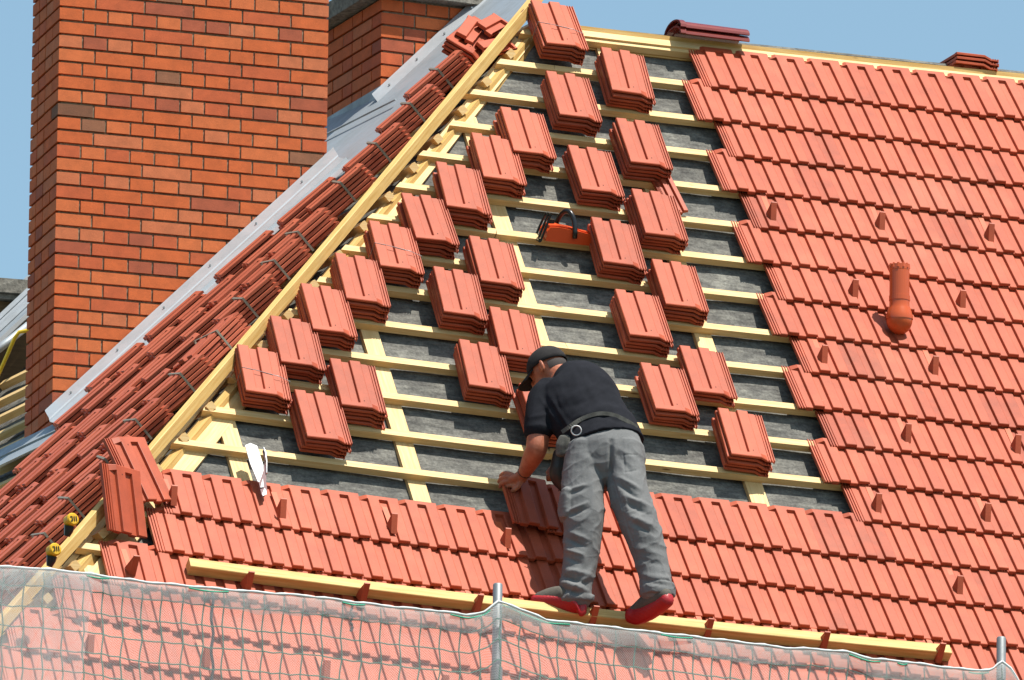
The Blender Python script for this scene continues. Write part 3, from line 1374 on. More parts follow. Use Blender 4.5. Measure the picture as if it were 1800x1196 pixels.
# body outline (length, height)
prism(mb, [(0, 0), (.0, .05), (.015, .072), (.06, .075), (.15, .068), (.24, .055), (.30, .05), (.30, .0)], F0 + side * -.085, cx_, up_, side, .115)
mb.build('body', M_ORANGE, cs)
mb = MB()
prism(mb, [(.012, .072), (.07, .078), (.16, .070), (.16, .074), (.07, .084), (.012, .079)], F0 + side * -.075, cx_, up_, side, .09)
prism(mb, [(.19, .058), (.28, .052), (.28, .058), (.19, .068)], F0 + side * -.06, cx_, up_, side, .07)
mb.build('top_cover', M_ORANGE, cs)
mb = MB()
c = F0 + cx_ * .045 + up_ * .08 + side * -.06
mb.tube([c, c + up_ * .022], [.02, .018], 14)
mb.build('filler_cap', M_BLACKP, cs)
mb = MB()
hp_ = []
for k in range(17):
    a_ = math.pi * (k / 16)
    hp_.append(F0 + cx_ * (.115 - .0 * k) + up_ * (.03 + .125 * math.sin(a_) ** .8) + side * (.045 - .15 * (k / 16)) + cx_ * (.03 * math.cos(a_)))
mb.tube(hp_, .0125, 10)
mb.build('front_handle', M_BLACKP, cs, smooth=True)
mb = MB()
g0 = F0 + cx_ * -.015
for dz in (0.035, -.005, -.05):
    mb.tube([g0 + side * dz + up_ * .0 - cx_ * .015, g0 + side * dz + up_ * .06, g0 + side * dz * .8 + up_ * .135 + cx_ * .02], .006, 6)
mb.tube([g0 + side * .035 + up_ * .132 + cx_ * .015, g0 - side * .005 + up_ * .128 + cx_ * .03, g0 - side * .05 + up_ * .118 + cx_ * .035], .008, 8)
mb.tube([g0 + side * .038 - cx_ * .02, g0 - side * .05 - cx_ * .01], .010, 8)
mb.build('hand_guard', M_BLACKP, cs)
mb = MB()
mb.box(F0 + cx_ * .30 + up_ * .02 + side * -.05, cx_, up_, side, .10, .03, .035)
mb.build('rear_handle', M_BLACKP, cs)

# ------------------------------------------------------------------ slater's hammer hanging over the batten
hm = thing('slating_tool', 'white slating tool with curved steel edge hanging from the lowest batten', 'hand tool', frame(P(*atw(455, 830), 0), X, V, N))
def onw(pl, w):
    return [P(*atw(x, y, w), w) for x, y in pl]
mb = MB()
mb.poly(onw([(431, 783), (440, 779), (452, 784), (463, 818), (463, 828), (456, 848), (453, 846), (440, 815)], .03), .006, N)
mb.build('blade', M_WHITE, hm)
mb = MB()
mb.poly(onw([(455, 848), (463, 828), (466, 812), (462, 792), (465, 790), (469, 815), (468, 840), (468, 848), (470, 864), (465, 872), (460, 871)], .026), .008, N)
mb.build('holder', M_RUST, hm)
mb = MB()
mb.poly(onw([(459, 852), (462, 841), (464, 856), (458, 857)], .033), .004, N)
mb.poly(onw([(465, 858), (468, 862), (469, 869), (462, 872), (461, 868)], .033), .004, N)
mb.build('steel_tip', M_WHITE, hm)
mb = MB()
mb.tube(onw([(463, 787), (467, 797), (469, 812), (469, 832)], .034), .004, 6)
mb.build('hook', M_STEEL, hm)

# ------------------------------------------------------------------ two yellow tape tools by the hip beam
def tool(x, y, label, up_=True):
    p = P2(*st(x, y, .12), .12)
    t_ = thing('tape_measure', label, 'tape measure', tuple(p), 'yellow tape measures by the hip beam')
    mb = MB()
    r0, r1_ = CR, CU
    n = 18
    rr = .036
    for (z, mb_) in ((0, mb),):
        ring = []
        prof = [(-.026, .0), (-.026, .025), (-.020, .031), (.020, .031), (.026, .025), (.026, 0.0)]
        ax = unit(CF * -.75 + CR * .45 + CU * .3)
        lathe(mb, p, ax, prof, 20)
    mb.build('case', M_YELLOW, t_, smooth=False)
    mb = MB()
    ax = unit(CF * -.75 + CR * .45 + CU * .3)
    s_ = unit(np.cross(ax, CU))
    u_ = np.cross(s_, ax)
    # dark bars of the worn number plate
    for k in range(3):
        q = p + ax * .0275 + s_ * (-.016 + .011 * k) + u_ * -.012
        mb.box(q, s_, u_, ax, .004, .024, .002)
    mb.box(p + ax * .0275 + s_ * .006 + u_ * -.012, s_, u_, ax, .012, .003, .002)
    mb.box(p + ax * .0275 + s_ * .006 + u_ * .009, s_, u_, ax, .012, .003, .002)
    mb.build('number_plate', M_BLACKP, t_)
    mb = MB()
    mb.tube([p - CU * .026 - CR * .008, p - CU * .05 - CR * .012, p - CU * .075 - CR * .02], [.026, .022, .014], 10)
    mb.build('grip', M_BLACKP, t_)


tool(125, 915, 'upper of two yellow black tape measures behind the hip beam')
tool(94, 968, 'lower of two yellow black tape measures, just above the net')

# ------------------------------------------------------------------ far left structures
fs_ = thing('parapet', 'weathered grey stone coping of a parapet behind the big chimney at the far left', 'parapet', tuple(atz(10, 500, 64.6)))
mb = MB()
o = atz(-130, 503, 64.4)
dxp = unit(X * .98 + Y * -.10)
mb.box(o, dxp, Y, Z, 1.1, .5, .078)
mb.box(o + Z * -.03 + Y * .03, dxp, Y, Z, 1.1, .4, .028)
mb.build('coping', M_CONC, fs_)
mb = MB()
mb.box(o + Z * -1.6 + Y * .08, dxp, Y, Z, 1.1, .35, 1.568)
mb.build('wall', M_WOODD, fs_)
zs = thing('zinc_sheet', 'pale zinc roof sheets with raised seams at the far left below the coping', 'sheet metal', tuple(atz(10, 560, 64.0)))
q0 = atz(0, 604, 63.6)
for k in range(4):
    mb = MB()
    a_ = q0 + E2 * (.32 * k) + N2 * (.004 * k)
    mb.poly([a_ - V2 * .5, a_ + V2 * .9, a_ + V2 * .9 + E2 * .315, a_ - V2 * .5 + E2 * .315], .005, N2)
    mb.build('sheet', M_ZINC if k % 2 else M_ZINCD, zs)
    mb = MB()
    mb.box(a_ - V2 * .5 - E2 * .008 + N2 * .001, V2, E2, N2, 1.4, .014, .022)
    mb.build('seam', M_ZINC, zs)
mb = MB()
mb.tube([atz(-60, 660, 63.4), atz(0, 612, 63.4), atz(50, 572, 63.5)], .022, 10)
tag(mb.build('roof_gutter', M_ZINCD, smooth=True), 'dark grey gutter roll under the zinc sheets at the far left', 'gutter')
mb = MB()
mb.tube([atz(60, 578, 62.6), atz(45, 582, 62.6), atz(34, 584, 62.6), atz(26, 594, 62.6), atz(12, 626, 62.6), atz(-4, 662, 62.6), atz(-30, 700, 62.6)], .0105, 8)
tag(mb.build('hose', M_HOSE, smooth=True), 'bright yellow hose hanging down at the far left edge', 'hose')
bd = thing('timber_boarding', 'old brown shaded boards and beams behind the chimney at the far left', 'boarding', tuple(atz(10, 680, 62.9)))
for k, (y0, y1, m_) in enumerate([(618, 668, M_WOODD), (668, 712, M_WOODD), (724, 740, M_WOODB), (760, 774, M_WOOD)]):
    mb = MB()
    o = atz(-60, y0 + 34, 63.0)
    hgt = (y1 - y0) / 345.
    mb.box(o - Z * hgt, unit(E2 * -1 + V2 * .05), N2, Z, -1.0, .04, hgt - .006)
    mb.build('board', m_, bd)

# ------------------------------------------------------------------ safety net and scaffold poles
YN = -2.15
NT = [(-220, 976), (-60, 991), (0, 998), (90, 1004), (160, 1011), (260, 1024), (370, 1036), (460, 1044), (540, 1050), (600, 1057), (690, 1067), (760, 1074), (820, 1083),
      (850, 1078), (873, 1060), (890, 1064), (915, 1075), (960, 1092), (1000, 1096), (1100, 1107), (1200, 1118), (1300, 1130), (1380, 1141),
      (1430, 1143), (1490, 1148), (1530, 1160), (1580, 1164), (1640, 1172), (1700, 1180), (1740, 1180), (1757, 1165), (1775, 1178), (1800, 1215), (1860, 1240), (1990, 1262)]
tx = np.array([atp(x, y, A3(0, YN, 0), Y) for x, y in NT])
xs = np.arange(tx[0, 0], tx[-1, 0], .022)
ztop = np.interp(xs, tx[:, 0], tx[:, 2])
net = thing('safety_net', 'white debris mesh with green cord grid hung between scaffold poles along the eaves', 'safety net', (float(xs[0]), YN, float(ztop.mean())))


def nety(x, z, d):
    return YN + .035 * mn.noise(Vector((x * 1.7, z * .7, 3))) + .02 * mn.noise(Vector((x * 6, z * 1.5, 8))) * min(1, d * 4 + .2)


ROWN = 34
DH = 1.3
mb = MB()
vs, fs, uvs = [], [], []
for i, x in enumerate(xs):
    for j in range(ROWN):
        d = DH * (j / (ROWN - 1)) ** 1.4
        z = ztop[i] - d
        xx = x + .01 * mn.noise(Vector((x * 3, z * 3, 1)))
        vs.append((xx, nety(x, z, d), z))
uvp = lambda i, j: (xs[i] + .012 * math.sin(xs[i] * 9), -DH * (j / (ROWN - 1)) ** 1.4 + .01 * math.sin(xs[i] * 14))
for i in range(len(xs) - 1):
    for j in range(ROWN - 1):
        a_ = i * ROWN + j
        fs.append((a_, a_ + 1, a_ + ROWN + 1, a_ + ROWN))
        uvs.append([uvp(i, j), uvp(i, j + 1), uvp(i + 1, j + 1), uvp(i + 1, j)])
mb.add(vs, fs, uvs)
mb.build('mesh_sheet', M_NET, net, smooth=True, recalc=False)
# folded over hem at the top: second layer, ragged lower edge
mb = MB()
vs, fs, uvs = [], [], []
for i, x in enumerate(xs):
    dep = .085 + .03 * mn.noise(Vector((x * 2.2, 0, 0))) + .02 * mn.noise(Vector((x * 9, 5, 0)))
    for j in range(7):
        d = dep * j / 6
        z = ztop[i] - d
        off = .012 + .006 * math.sin(math.pi * j / 6)
        vs.append((x + .02 * j / 6, nety(x, z, d) - off * (1 if j else .0), z + (.004 if j == 0 else 0)))
        uvs_ = 0
uq = lambda i, j: (xs[i] * 1.15 + .3 + .01 * j, -.09 * j / 6 * 1.3)
for i in range(len(xs) - 1):
    for j in range(6):
        a_ = i * 7 + j
        fs.append((a_, a_ + 1, a_ + 8, a_ + 7))
        uvs.append([uq(i, j), uq(i, j + 1), uq(i + 1, j + 1), uq(i + 1, j)])
mb.add(vs, fs, uvs)
mb.build('hem', M_NETH, net, smooth=True, recalc=False)
# extra loose fold at the left (double layer)
mb = MB()
vs, fs, uvs = [], [], []
lx = [x for x in xs if atp(0, 1000, A3(0, YN, 0), Y)[0] - .2 < x < atp(165, 1010, A3(0, YN, 0), Y)[0]]
for i, x in enumerate(lx):
    k = len(lx)
    zt = float(np.interp(x, xs, ztop))
    for j in range(14):
        d = .9 * j / 13
        sh = -.12 * (d / .9) * (i / k)
        vs.append((x + sh, nety(x, zt - d, d) - .025 - .01 * math.sin(i * .8), zt - d))
for i in range(len(lx) - 1):
    for j in range(13):
        a_ = i * 14 + j
        fs.append((a_, a_ + 1, a_ + 15, a_ + 14))
        uvs.append([(lx[i] * 1.03, -.9 * j / 13), (lx[i] * 1.03, -.9 * (j + 1) / 13), (lx[i + 1] * 1.03, -.9 * (j + 1) / 13), (lx[i + 1] * 1.03, -.9 * j / 13)])
mb.add(vs, fs, uvs)
mb.build('loose_fold', M_NET, net, smooth=True, recalc=False)
# green cords
CELL = .0975
mb = MB()
wob = lambda x, z, s: .008 * mn.noise(Vector((x * 4, z * 4, s)))
x = xs[0] + .03
while x < xs[-1]:
    zt = float(np.interp(x, xs, ztop))
    pts = []
    for j in range(22):
        d = .01 + 1.1 * j / 21
        z = zt - d
        pts.append(A3(x + wob(x, z, 2) + .006 * math.sin(d * 30), nety(x, z, d) + .006, z))
    mb.tube(pts, .0037, 5, caps=False)
    x += CELL
for k in range(1, 11):
    pts = []
    for i in range(0, len(xs), 2):
        zz = float(np.interp(xs[i], xs, ztop))
        base_z = float(np.polyval(np.polyfit(xs, ztop, 1), xs[i])) if False else zz
        d = k * CELL - .025
        ph = (xs[i] - xs[0] - .03) / CELL
        sag = .007 * abs(math.sin(math.pi * ph))
        z = zz - d - sag + wob(xs[i], k, 5)
        pts.append(A3(xs[i], nety(xs[i], z, d) + .006, z))
    mb.tube(pts, .0033, 5, caps=False)
o = mb.build('cord_grid', M_CORD, net)
mb = MB()
pts = [A3(xs[i], nety(xs[i], ztop[i], 0) - .006, ztop[i] + .002 + .002 * math.sin(i * .7)) for i in range(0, len(xs))]
mb.tube(pts, [.0062 + .002 * math.sin(i * 1.7) * math.sin(i * .37) for i in range(len(pts))], 6)
mb.build('edge_rope', M_WCORD, net, smooth=True)
M_GR = mat('bright_green_rope', (.02, .30, .18), .8)[0]
for x0, x1 in [(150, 190), (330, 400), (600, 640), (790, 860), (880, 1000), (1160, 1215), (1490, 1545), (1575, 1592), (1700, 1735)]:
    a_, b_ = atp(x0, 1000, A3(0, YN, 0), Y)[0], atp(x1, 1000, A3(0, YN, 0), Y)[0]
    pts = []
    for x in np.linspace(a_, b_, 10):
        zt = float(np.interp(x, xs, ztop))
        pts.append(A3(x, YN - .02, zt - .010 - .006 * math.sin((x - a_) / (b_ - a_) * math.pi)))
    mb = MB()
    mb.tube(pts, .0038, 5)
    mb.build('tie_rope', M_GR, net)
# dark vertical lacing ropes
M_DR = mat('dark_rope', (.04, .07, .08), .9)[0]
for x0, y0, y1 in [(373, 1040, 1200), (618, 1062, 1110)]:
    mb = MB()
    pts = []
    for k in range(14):
        y = y0 + (y1 - y0) * k / 13
        p = atp(x0 + 2 * math.sin(k * 1.3), y, A3(0, YN + .05, 0), Y)
        pts.append(p)
    mb.tube(pts, .007, 6)
    mb.build('lacing_rope', M_DR, net)


def pole(x, ytop, label, dark):
    top = atp(x, ytop, A3(0, YN + .045, 0), Y)
    t_ = thing('scaffold_pole', label, 'scaffold pole', (top[0], top[1], top[2] - 3), 'scaffold poles holding the net')
    mb = MB()
    r = .0225
    dz = unit(Z + X * 0.006)
    ax = dz
    prof = [(-17 - top[2] + .02, r), (-2.6, r), (-.004, r), (0, r - .004)]
    prof = [(-3.0, r), (-1.0, r), (-.006, r), (0, r - .005), (0, r - .009), (-.2, r - .009)]
    lathe(mb, top, ax, prof, 20)
    mb.build('tube', M_GALV, t_, smooth=True)
    mb = MB()
    lathe(mb, top - ax * .40, ax, [(-.06, r + .001), (-.06, r + .006), (.0, r + .006), (0, r + .001)], 20)
    mb.build('collar', M_GALV, t_)
    # goes on down to the ground outside the picture
    mb = MB()
    lathe(mb, top - ax * 3.0, ax, [(-(top[2] + 17.0 - 3.0), r), (0, r)], 12)
    mb.build('lower_tube', M_GALV, t_)


pole(875, 1026, 'scaffold pole top showing above the net just left of the roofer', 0)
pole(1760, 1120, 'scaffold pole at the lower right corner of the photo', 0)
#ROOFER
# ------------------------------------------------------------------ the roofer
RZ = 57.38                       # depth of his feet
per = thing('person', 'roofer in black t-shirt, grey work trousers and cap bending over to lay tiles', 'person', tuple(atz(1040, 1075, RZ)))


def J(x, y, d=0.0):
    return atz(x, y, RZ + d)


def catm(pts, n=6):
    out = []
    P_ = [pts[0]] + pts + [pts[-1]]
    for i in range(1, len(P_) - 2):
        for k in range(n):
            t = k / n
            a, b, c, d = P_[i - 1], P_[i], P_[i + 1], P_[i + 2]
            out.append(.5 * ((2 * b) + (c - a) * t + (2 * a - 5 * b + 4 * c - d) * t * t + (3 * b - a - 3 * c + d) * t ** 3))
    out.append(P_[-2])
    return out


def limb(mb, js, n=20, sub=5, capround=True):
    """js: (x, y, depth, half width in px, half depth in px) rings, joined smoothly"""
    arr = [np.concatenate([J(a[0], a[1], a[2]), [a[3] / 366.0, a[4] / 366.0]]) for a in js]
    c = catm(arr, sub)
    vs = []
    secs = []
    for k, q in enumerate(c):
        p = q[:3]
        t = unit(c[min(k + 1, len(c) - 1)][:3] - c[max(k - 1, 0)][:3])
        a = unit(CR - t * (CR @ t))
        b = np.cross(t, a)
        secs.append((p, t, a, b, q[3], q[4]))
    if capround:
        p, t, a, b, ra, rb = secs[0]
        m = min(ra, rb)
        secs = [(p - t * m * .55, t, a, b, ra * .45, rb * .45), (p - t * m * .3, t, a, b, ra * .8, rb * .8)] + secs
        p, t, a, b, ra, rb = secs[-1]
        m = min(ra, rb)
        secs = secs + [(p + t * m * .3, t, a, b, ra * .8, rb * .8), (p + t * m * .55, t, a, b, ra * .45, rb * .45)]
    for p, t, a, b, ra, rb in secs:
        for i in range(n):
            an = 2 * math.pi * i / n
            vs.append(p + a * math.cos(an) * ra + b * math.sin(an) * rb)
    fs = [(k * n + i, k * n + (i + 1) % n, (k + 1) * n + (i + 1) % n, (k + 1) * n + i) for k in range(len(secs) - 1) for i in range(n)]
    fs.append(tuple(reversed(range(n))))
    fs.append(tuple(range((len(secs) - 1) * n, len(secs) * n)))
    mb.add(vs, fs)


def ell(mb, c, ax, rs, n=18):
    vs = []
    fs = []
    m = n // 2
    for j in range(m + 1):
        th = math.pi * j / m
        for i in range(n):
            ph = 2 * math.pi * i / n
            vs.append(c + ax[0] * rs[0] * math.sin(th) * math.cos(ph) + ax[1] * rs[1] * math.sin(th) * math.sin(ph) + ax[2] * rs[2] * math.cos(th))
    for j in range(m):
        for i in range(n):
            fs.append((j * n + i, j * n + (i + 1) % n, (j + 1) * n + (i + 1) % n, (j + 1) * n + i))
    mb.add(vs, fs)


def fuse(mb, name, m, voxel, smooth_it=4, disp=None, cut=None):
    import bmesh
    me = bpy.data.meshes.new(name)
    me.from_pydata(mb.v, [], mb.f)
    me.validate()
    bm = bmesh.new()
    bm.from_mesh(me)
    bmesh.ops.remove_doubles(bm, verts=bm.verts, dist=1e-5)
    bmesh.ops.recalc_face_normals(bm, faces=bm.faces)
    bm.to_mesh(me)
    bm.free()
    ob = bpy.data.objects.new('tmp', me)
    COL.objects.link(ob)
    r = ob.modifiers.new('r', 'REMESH')
    r.mode = 'VOXEL'
    r.voxel_size = voxel
    sm = ob.modifiers.new('s', 'SMOOTH')
    sm.factor = .5
    sm.iterations = smooth_it
    dg = bpy.context.evaluated_depsgraph_get()
    dg.update()
    m2 = bpy.data.meshes.new_from_object(ob.evaluated_get(dg))
    bpy.data.objects.remove(ob)
    m2.name = name
    if disp:
        nv = len(m2.vertices)
        co_ = np.empty(nv * 3)
        no_ = np.empty(nv * 3)
        m2.vertices.foreach_get('co', co_)
        m2.vertices.foreach_get('normal', no_)
        co_ = co_.reshape(-1, 3)
        no_ = no_.reshape(-1, 3)
        for i in range(nv):
            co_[i] += no_[i] * disp(co_[i], no_[i])
        m2.vertices.foreach_set('co', co_.ravel())
    for mm in (m if isinstance(m, list) else [m]):
        m2.materials.append(mm)
    m2.polygons.foreach_set('use_smooth', [True] * len(m2.polygons))
    m2.update()
    return link(name, m2, per)


def pxof(p):
    q = p - CAM
    z = q @ CF
    return 900 + FPX * (q @ CR) / z, 598 - FPX * (q @ CU) / z


def seg_d(x, y, a, b):
    ax, ay = a
    bx, by = b
    t = max(0, min(1, ((x - ax) * (bx - ax) + (y - ay) * (by - ay)) / ((bx - ax) ** 2 + (by - ay) ** 2)))
    return math.hypot(x - ax - t * (bx - ax), y - ay - t * (by - ay)), t


def folds(lines):
    """lines: (x0,y0,x1,y1, width px, height m): cloth folds laid along lines on the side facing us"""
    def f(p, n):
        x, y = pxof(p)
        h = 0
        fr = max(0, -(n @ CF))
        for (x0, y0, x1, y1, w, hh) in lines:
            d, t = seg_d(x, y, (x0, y0), (x1, y1))
            if d < w * 2.5:
                h += hh * math.exp(-(d / w) ** 2) * (1 - .6 * abs(2 * t - 1) ** 2)
        return h * fr * 1.25
    return f


# ---- trousers
T = MB()
limb(T, [(1060, 772, .33, 58, 42), (1064, 784, .31, 64, 48), (1066, 796, .29, 67, 52), (1070, 815, .27, 66, 50), (1072, 836, .25, 52, 42)], n=28)
limb(T, [(1030, 790, .29, 36, 42), (1026, 830, .24, 38, 42), (1024, 868, .18, 38, 38), (1026, 905, .12, 37, 34), (1024, 945, .08, 34, 31), (1020, 985, .05, 31, 29), (1014, 1020, .02, 29, 29), (1010, 1042, .0, 30, 30), (1010, 1056, -.005, 31, 30)], n=24)
limb(T, [(1098, 790, .28, 33, 42), (1100, 830, .22, 35, 42), (1105, 868, .15, 36, 38), (1118, 905, .09, 35, 34), (1131, 940, .05, 33, 31), (1142, 975, .02, 31, 29), (1150, 1008, -.02, 29, 28), (1153, 1030, -.05, 29, 28), (1154, 1046, -.07, 28, 27)], n=24)
# rolled hems
limb(T, [(1010, 1047, .0, 33, 32), (1010, 1053, -.002, 34, 33), (1010, 1058, -.004, 33, 32)], capround=False)
limb(T, [(1154, 1034, -.055, 31, 30), (1155, 1042, -.065, 31, 30), (1155, 1048, -.07, 30, 29)], capround=False)
# cargo pocket
limb(T, [(998, 868, .16, 14, 30), (996, 890, .14, 15, 31), (997, 912, .12, 14, 30)])
FL = [(1075, 775, 1072, 835, 4, -.014), (1072, 835, 1080, 875, 6, -.010),
      (1000, 862, 1030, 852, 3, .007), (1000, 870, 1032, 858, 3, -.006), (997, 900, 1032, 884, 3, .009), (998, 908, 1035, 893, 3, -.008),
      (1000, 935, 1036, 950, 4, .008), (996, 946, 1030, 962, 4, -.008), (992, 966, 1024, 975, 4, .009), (992, 978, 1020, 990, 4, -.008),
      (988, 1000, 1040, 1012, 5, .010), (984, 1012, 1030, 1026, 4, -.011), (984, 1022, 1036, 1040, 5, .011), (982, 1034, 1020, 1044, 4, -.01),
      (1046, 990, 1020, 1030, 5, .007), (1050, 930, 1044, 1010, 5, .006), (1040, 830, 1046, 900, 6, .006),
      (1090, 840, 1128, 862, 4, .010), (1086, 850, 1120, 876, 4, -.010), (1100, 872, 1144, 892, 4, .010), (1098, 884, 1146, 908, 5, -.010),
      (1104, 906, 1150, 926, 5, .010), (1110, 918, 1150, 940, 4, -.007), (1096, 868, 1106, 900, 4, .008), (1128, 830, 1142, 880, 5, .007),
      (1118, 960, 1160, 975, 6, .006), (1126, 985, 1172, 992, 5, -.005), (1124, 1010, 1180, 1018, 5, .006), (1128, 1020, 1178, 1030, 4, -.006),
      (1020, 800, 1060, 820, 6, .004), (1090, 790, 1124, 812, 5, .005), (1086, 800, 1110, 830, 5, -.006)]


def jitter(p, n):
    return .0022 * mn.noise(Vector((p[0] * 26, p[1] * 26, p[2] * 15))) + .003 * mn.noise(Vector((p[0] * 9, p[1] * 9, p[2] * 24)))


ff = folds(FL)


def ridged(p, n):
    # crisp cloth creases: sharp ridges of stretched noise, stronger round the knees and hems
    a = 1 - abs(mn.noise(Vector((p[0] * 5 + p[2] * 5, p[1] * 5, p[2] * 8 - p[0] * 7)))) * 2.6
    b = 1 - abs(mn.noise(Vector((p[0] * 15 - p[2] * 12, p[1] * 14 + 5, p[2] * 22 + p[0] * 8)))) * 2.6
    c = 1 - abs(mn.noise(Vector((p[0] * 24, p[1] * 24, p[2] * 7 + 9)))) * 2.6
    k = max(0, a) ** 3 * .0075 + max(0, b) ** 4 * .0022 + max(0, c) ** 3 * .0006
    x, y = pxof(p)
    return k * (.45 + .5 * math.exp(-((y - 925) / 45) ** 2) + .7 * math.exp(-((y - 1035) / 26) ** 2)) - .0015


def seams(p, n):
    x, y = pxof(p)
    h = 0
    for l in ([(1072, 776), (1073, 835), (1066, 870), (1054, 950), (1044, 1040)], [(1073, 835), (1090, 880), (1112, 950), (1128, 1040)],
              [(1096, 800), (1120, 800)], [(1120, 800), (1122, 826)], [(1096, 800), (1098, 830)], [(1098, 830), (1122, 826)]):
        for a_, b_ in zip(l[:-1], l[1:]):
            d, t = seg_d(x, y, a_, b_)
            if d < 4:
                h = min(h, -.0035 * math.exp(-(d / 1.6) ** 2))
    return h * max(0, -(n @ CF))


tro = fuse(T, 'trousers', [M_TROUS], .0046, 4, lambda p, n: ff(p, n) + jitter(p, n) * .6 + ridged(p, n) + seams(p, n))

# ---- shirt
S = MB()
limb(S, [(992, 664, .66, 34, 34), (1008, 676, .62, 58, 46), (1016, 694, .57, 70, 52), (1026, 720, .50, 71, 54), (1044, 748, .43, 68, 54), (1056, 764, .38, 69, 54), (1060, 778, .35, 72, 58), (1062, 786, .335, 73, 60)], n=30, capround=False)
limb(S, [(998, 652, .66, 22, 24), (1010, 668, .63, 40, 36), (1022, 690, .58, 52, 42)], n=24)
limb(S, [(970, 690, .60, 30, 34), (956, 705, .56, 30, 32), (948, 730, .50, 26, 28), (946, 752, .46, 25, 26), (946, 762, .44, 25, 26)], n=22)
limb(S, [(1040, 680, .62, 34, 36), (1050, 700, .68, 28, 32), (1040, 730, .74, 24, 28)], n=20)
SL = [(950, 700, 990, 760, 4, .006), (962, 700, 1000, 770, 4, -.005), (972, 706, 1010, 768, 4, .006), (1000, 700, 1060, 668, 5, .004), (1000, 716, 1070, 690, 5, -.004),
      (1010, 735, 1080, 708, 5, .005), (1020, 745, 1090, 722, 4, -.004), (990, 770, 1010, 735, 5, .006), (1010, 742, 1050, 730, 4, -.006), (1050, 728, 1100, 744, 4, -.008),
      (1005, 778, 1060, 752, 4, .005), (1060, 752, 1115, 762, 4, .005), (930, 735, 966, 728, 4, .004), (975, 690, 985, 730, 4, -.005)]
fs2 = folds(SL)
shirt = fuse(S, 'shirt', M_SHIRT, .0062, 4, lambda p, n: fs2(p, n) + jitter(p, n) * 1.1 + .0035 * (abs(mn.noise(Vector((p[0] * 12 - p[2] * 7, p[1] * 12, p[2] * 6)))) - .2))

# ---- body: head, neck, arms, hands in one skin
B = MB()
up_h = unit(CU * .75 - CR * .30 + CF * .45)         # top of the head, tipped away and to the left
face_d = unit(-CR * .72 - CU * .62 + CF * .30)
face_d = unit(face_d - up_h * (face_d @ up_h))
ear_d = np.cross(up_h, face_d)
HC = J(963, 648, .72)
ell(B, HC, (ear_d, face_d, up_h), (.076, .096, .092), 24)
ell(B, HC - up_h * .055 + face_d * .028, (ear_d, face_d, up_h), (.058, .068, .062), 20)
ell(B, HC + face_d * .098 - up_h * .03, (ear_d, face_d, up_h), (.012, .018, .022), 10)     # nose
ell(B, HC + face_d * .088 - up_h * .072, (ear_d, face_d, up_h), (.022, .010, .008), 10)    # mouth
ell(B, HC + face_d * .075 - up_h * .105, (ear_d, face_d, up_h), (.026, .02, .018), 10)     # chin
for sg in (-1, 1):
    ell(B, HC + face_d * .084 + up_h * .002 + ear_d * .032 * sg, (ear_d, face_d, up_h), (.014, .010, .009), 10)
    e0 = HC + ear_d * sg * .077 - face_d * .008 - up_h * .012
    ell(B, e0, (unit(face_d + ear_d * sg * -.6), unit(np.cross(up_h, unit(face_d + ear_d * sg * -.6))), up_h), (.021, .010, .034), 14)
limb(B, [(968, 652, .70, 22, 22), (980, 660, .68, 24, 24), (998, 674, .64, 30, 28)], n=20)
# left arm
limb(B, [(950, 735, .50, 20, 20), (947, 758, .46, 20, 20), (945, 778, .43, 20, 20), (942, 792, .42, 19, 19), (934, 808, .46, 17, 17), (927, 822, .51, 14, 14), (921, 833, .55, 11.5, 11)], n=20)
# far arm seen under the chest
limb(B, [(1020, 740, .74, 18, 18), (1000, 785, .66, 15, 15), (985, 812, .64, 12, 12), (974, 826, .64, 9, 9)], n=16)
# left hand: palm and five fingers closing over the tile edge
limb(B, [(921, 833, .55, 11, 9), (914, 840, .56, 13, 8.5), (905, 845, .575, 14, 7.5), (899, 847, .585, 12, 6)], n=16, sub=4)
FING = [[(903, 836, .575), (892, 832, .585), (884, 833, .60), (880, 838, .625)],
        [(902, 841, .57), (889, 839, .575), (880, 842, .59), (877, 848, .62)],
        [(902, 847, .565), (889, 847, .57), (881, 851, .585), (879, 857, .615)],
        [(904, 853, .565), (893, 855, .57), (887, 859, .585), (886, 864, .61)]]
for k, fg in enumerate(FING):
    r = [4.1, 4.3, 4.1, 3.6][k]
    limb(B, [(x, y, d, r * f, r * f) for (x, y, d), f in zip(fg, (1.05, 1.0, .92, .82))], n=12, sub=4)
limb(B, [(914, 848, .555, 5.6, 5.2), (910, 856, .55, 5.0, 4.8), (903, 862, .555, 4.4, 4.2), (898, 866, .57, 3.7, 3.5)], n=12, sub=4)
# far hand
limb(B, [(975, 825, .64, 9, 8), (970, 830, .63, 10, 7), (966, 834, .62, 9, 6)], n=14, sub=4)
for k in range(4):
    limb(B, [(967 + 2.5 * k, 832, .62, 3.6, 3.6), (963 + 3.2 * k, 839, .61, 3.4, 3.4), (963 + 3.4 * k, 845, .62, 3.0, 3.0)], n=10, sub=4)
limb(B, [(974, 828, .62, 4, 4), (979, 836, .60, 3.6, 3.6)], n=10, sub=4)
# hidden torso core and legs so that the figure is one body
limb(B, [(985, 665, .66, 24, 24), (1010, 700, .58, 44, 34), (1040, 750, .44, 46, 36), (1062, 785, .32, 48, 38), (1070, 815, .27, 44, 36)], n=20)
limb(B, [(1030, 800, .28, 26, 28), (1025, 905, .12, 22, 22), (1015, 1010, .03, 14, 16), (1012, 1058, .0, 13, 14)], n=16)
limb(B, [(1098, 800, .27, 26, 28), (1118, 905, .09, 22, 22), (1148, 1000, -.02, 14, 16), (1154, 1045, -.07, 13, 14)], n=16)
body = fuse(B, 'body', M_SKIN, .0042, 3, None)

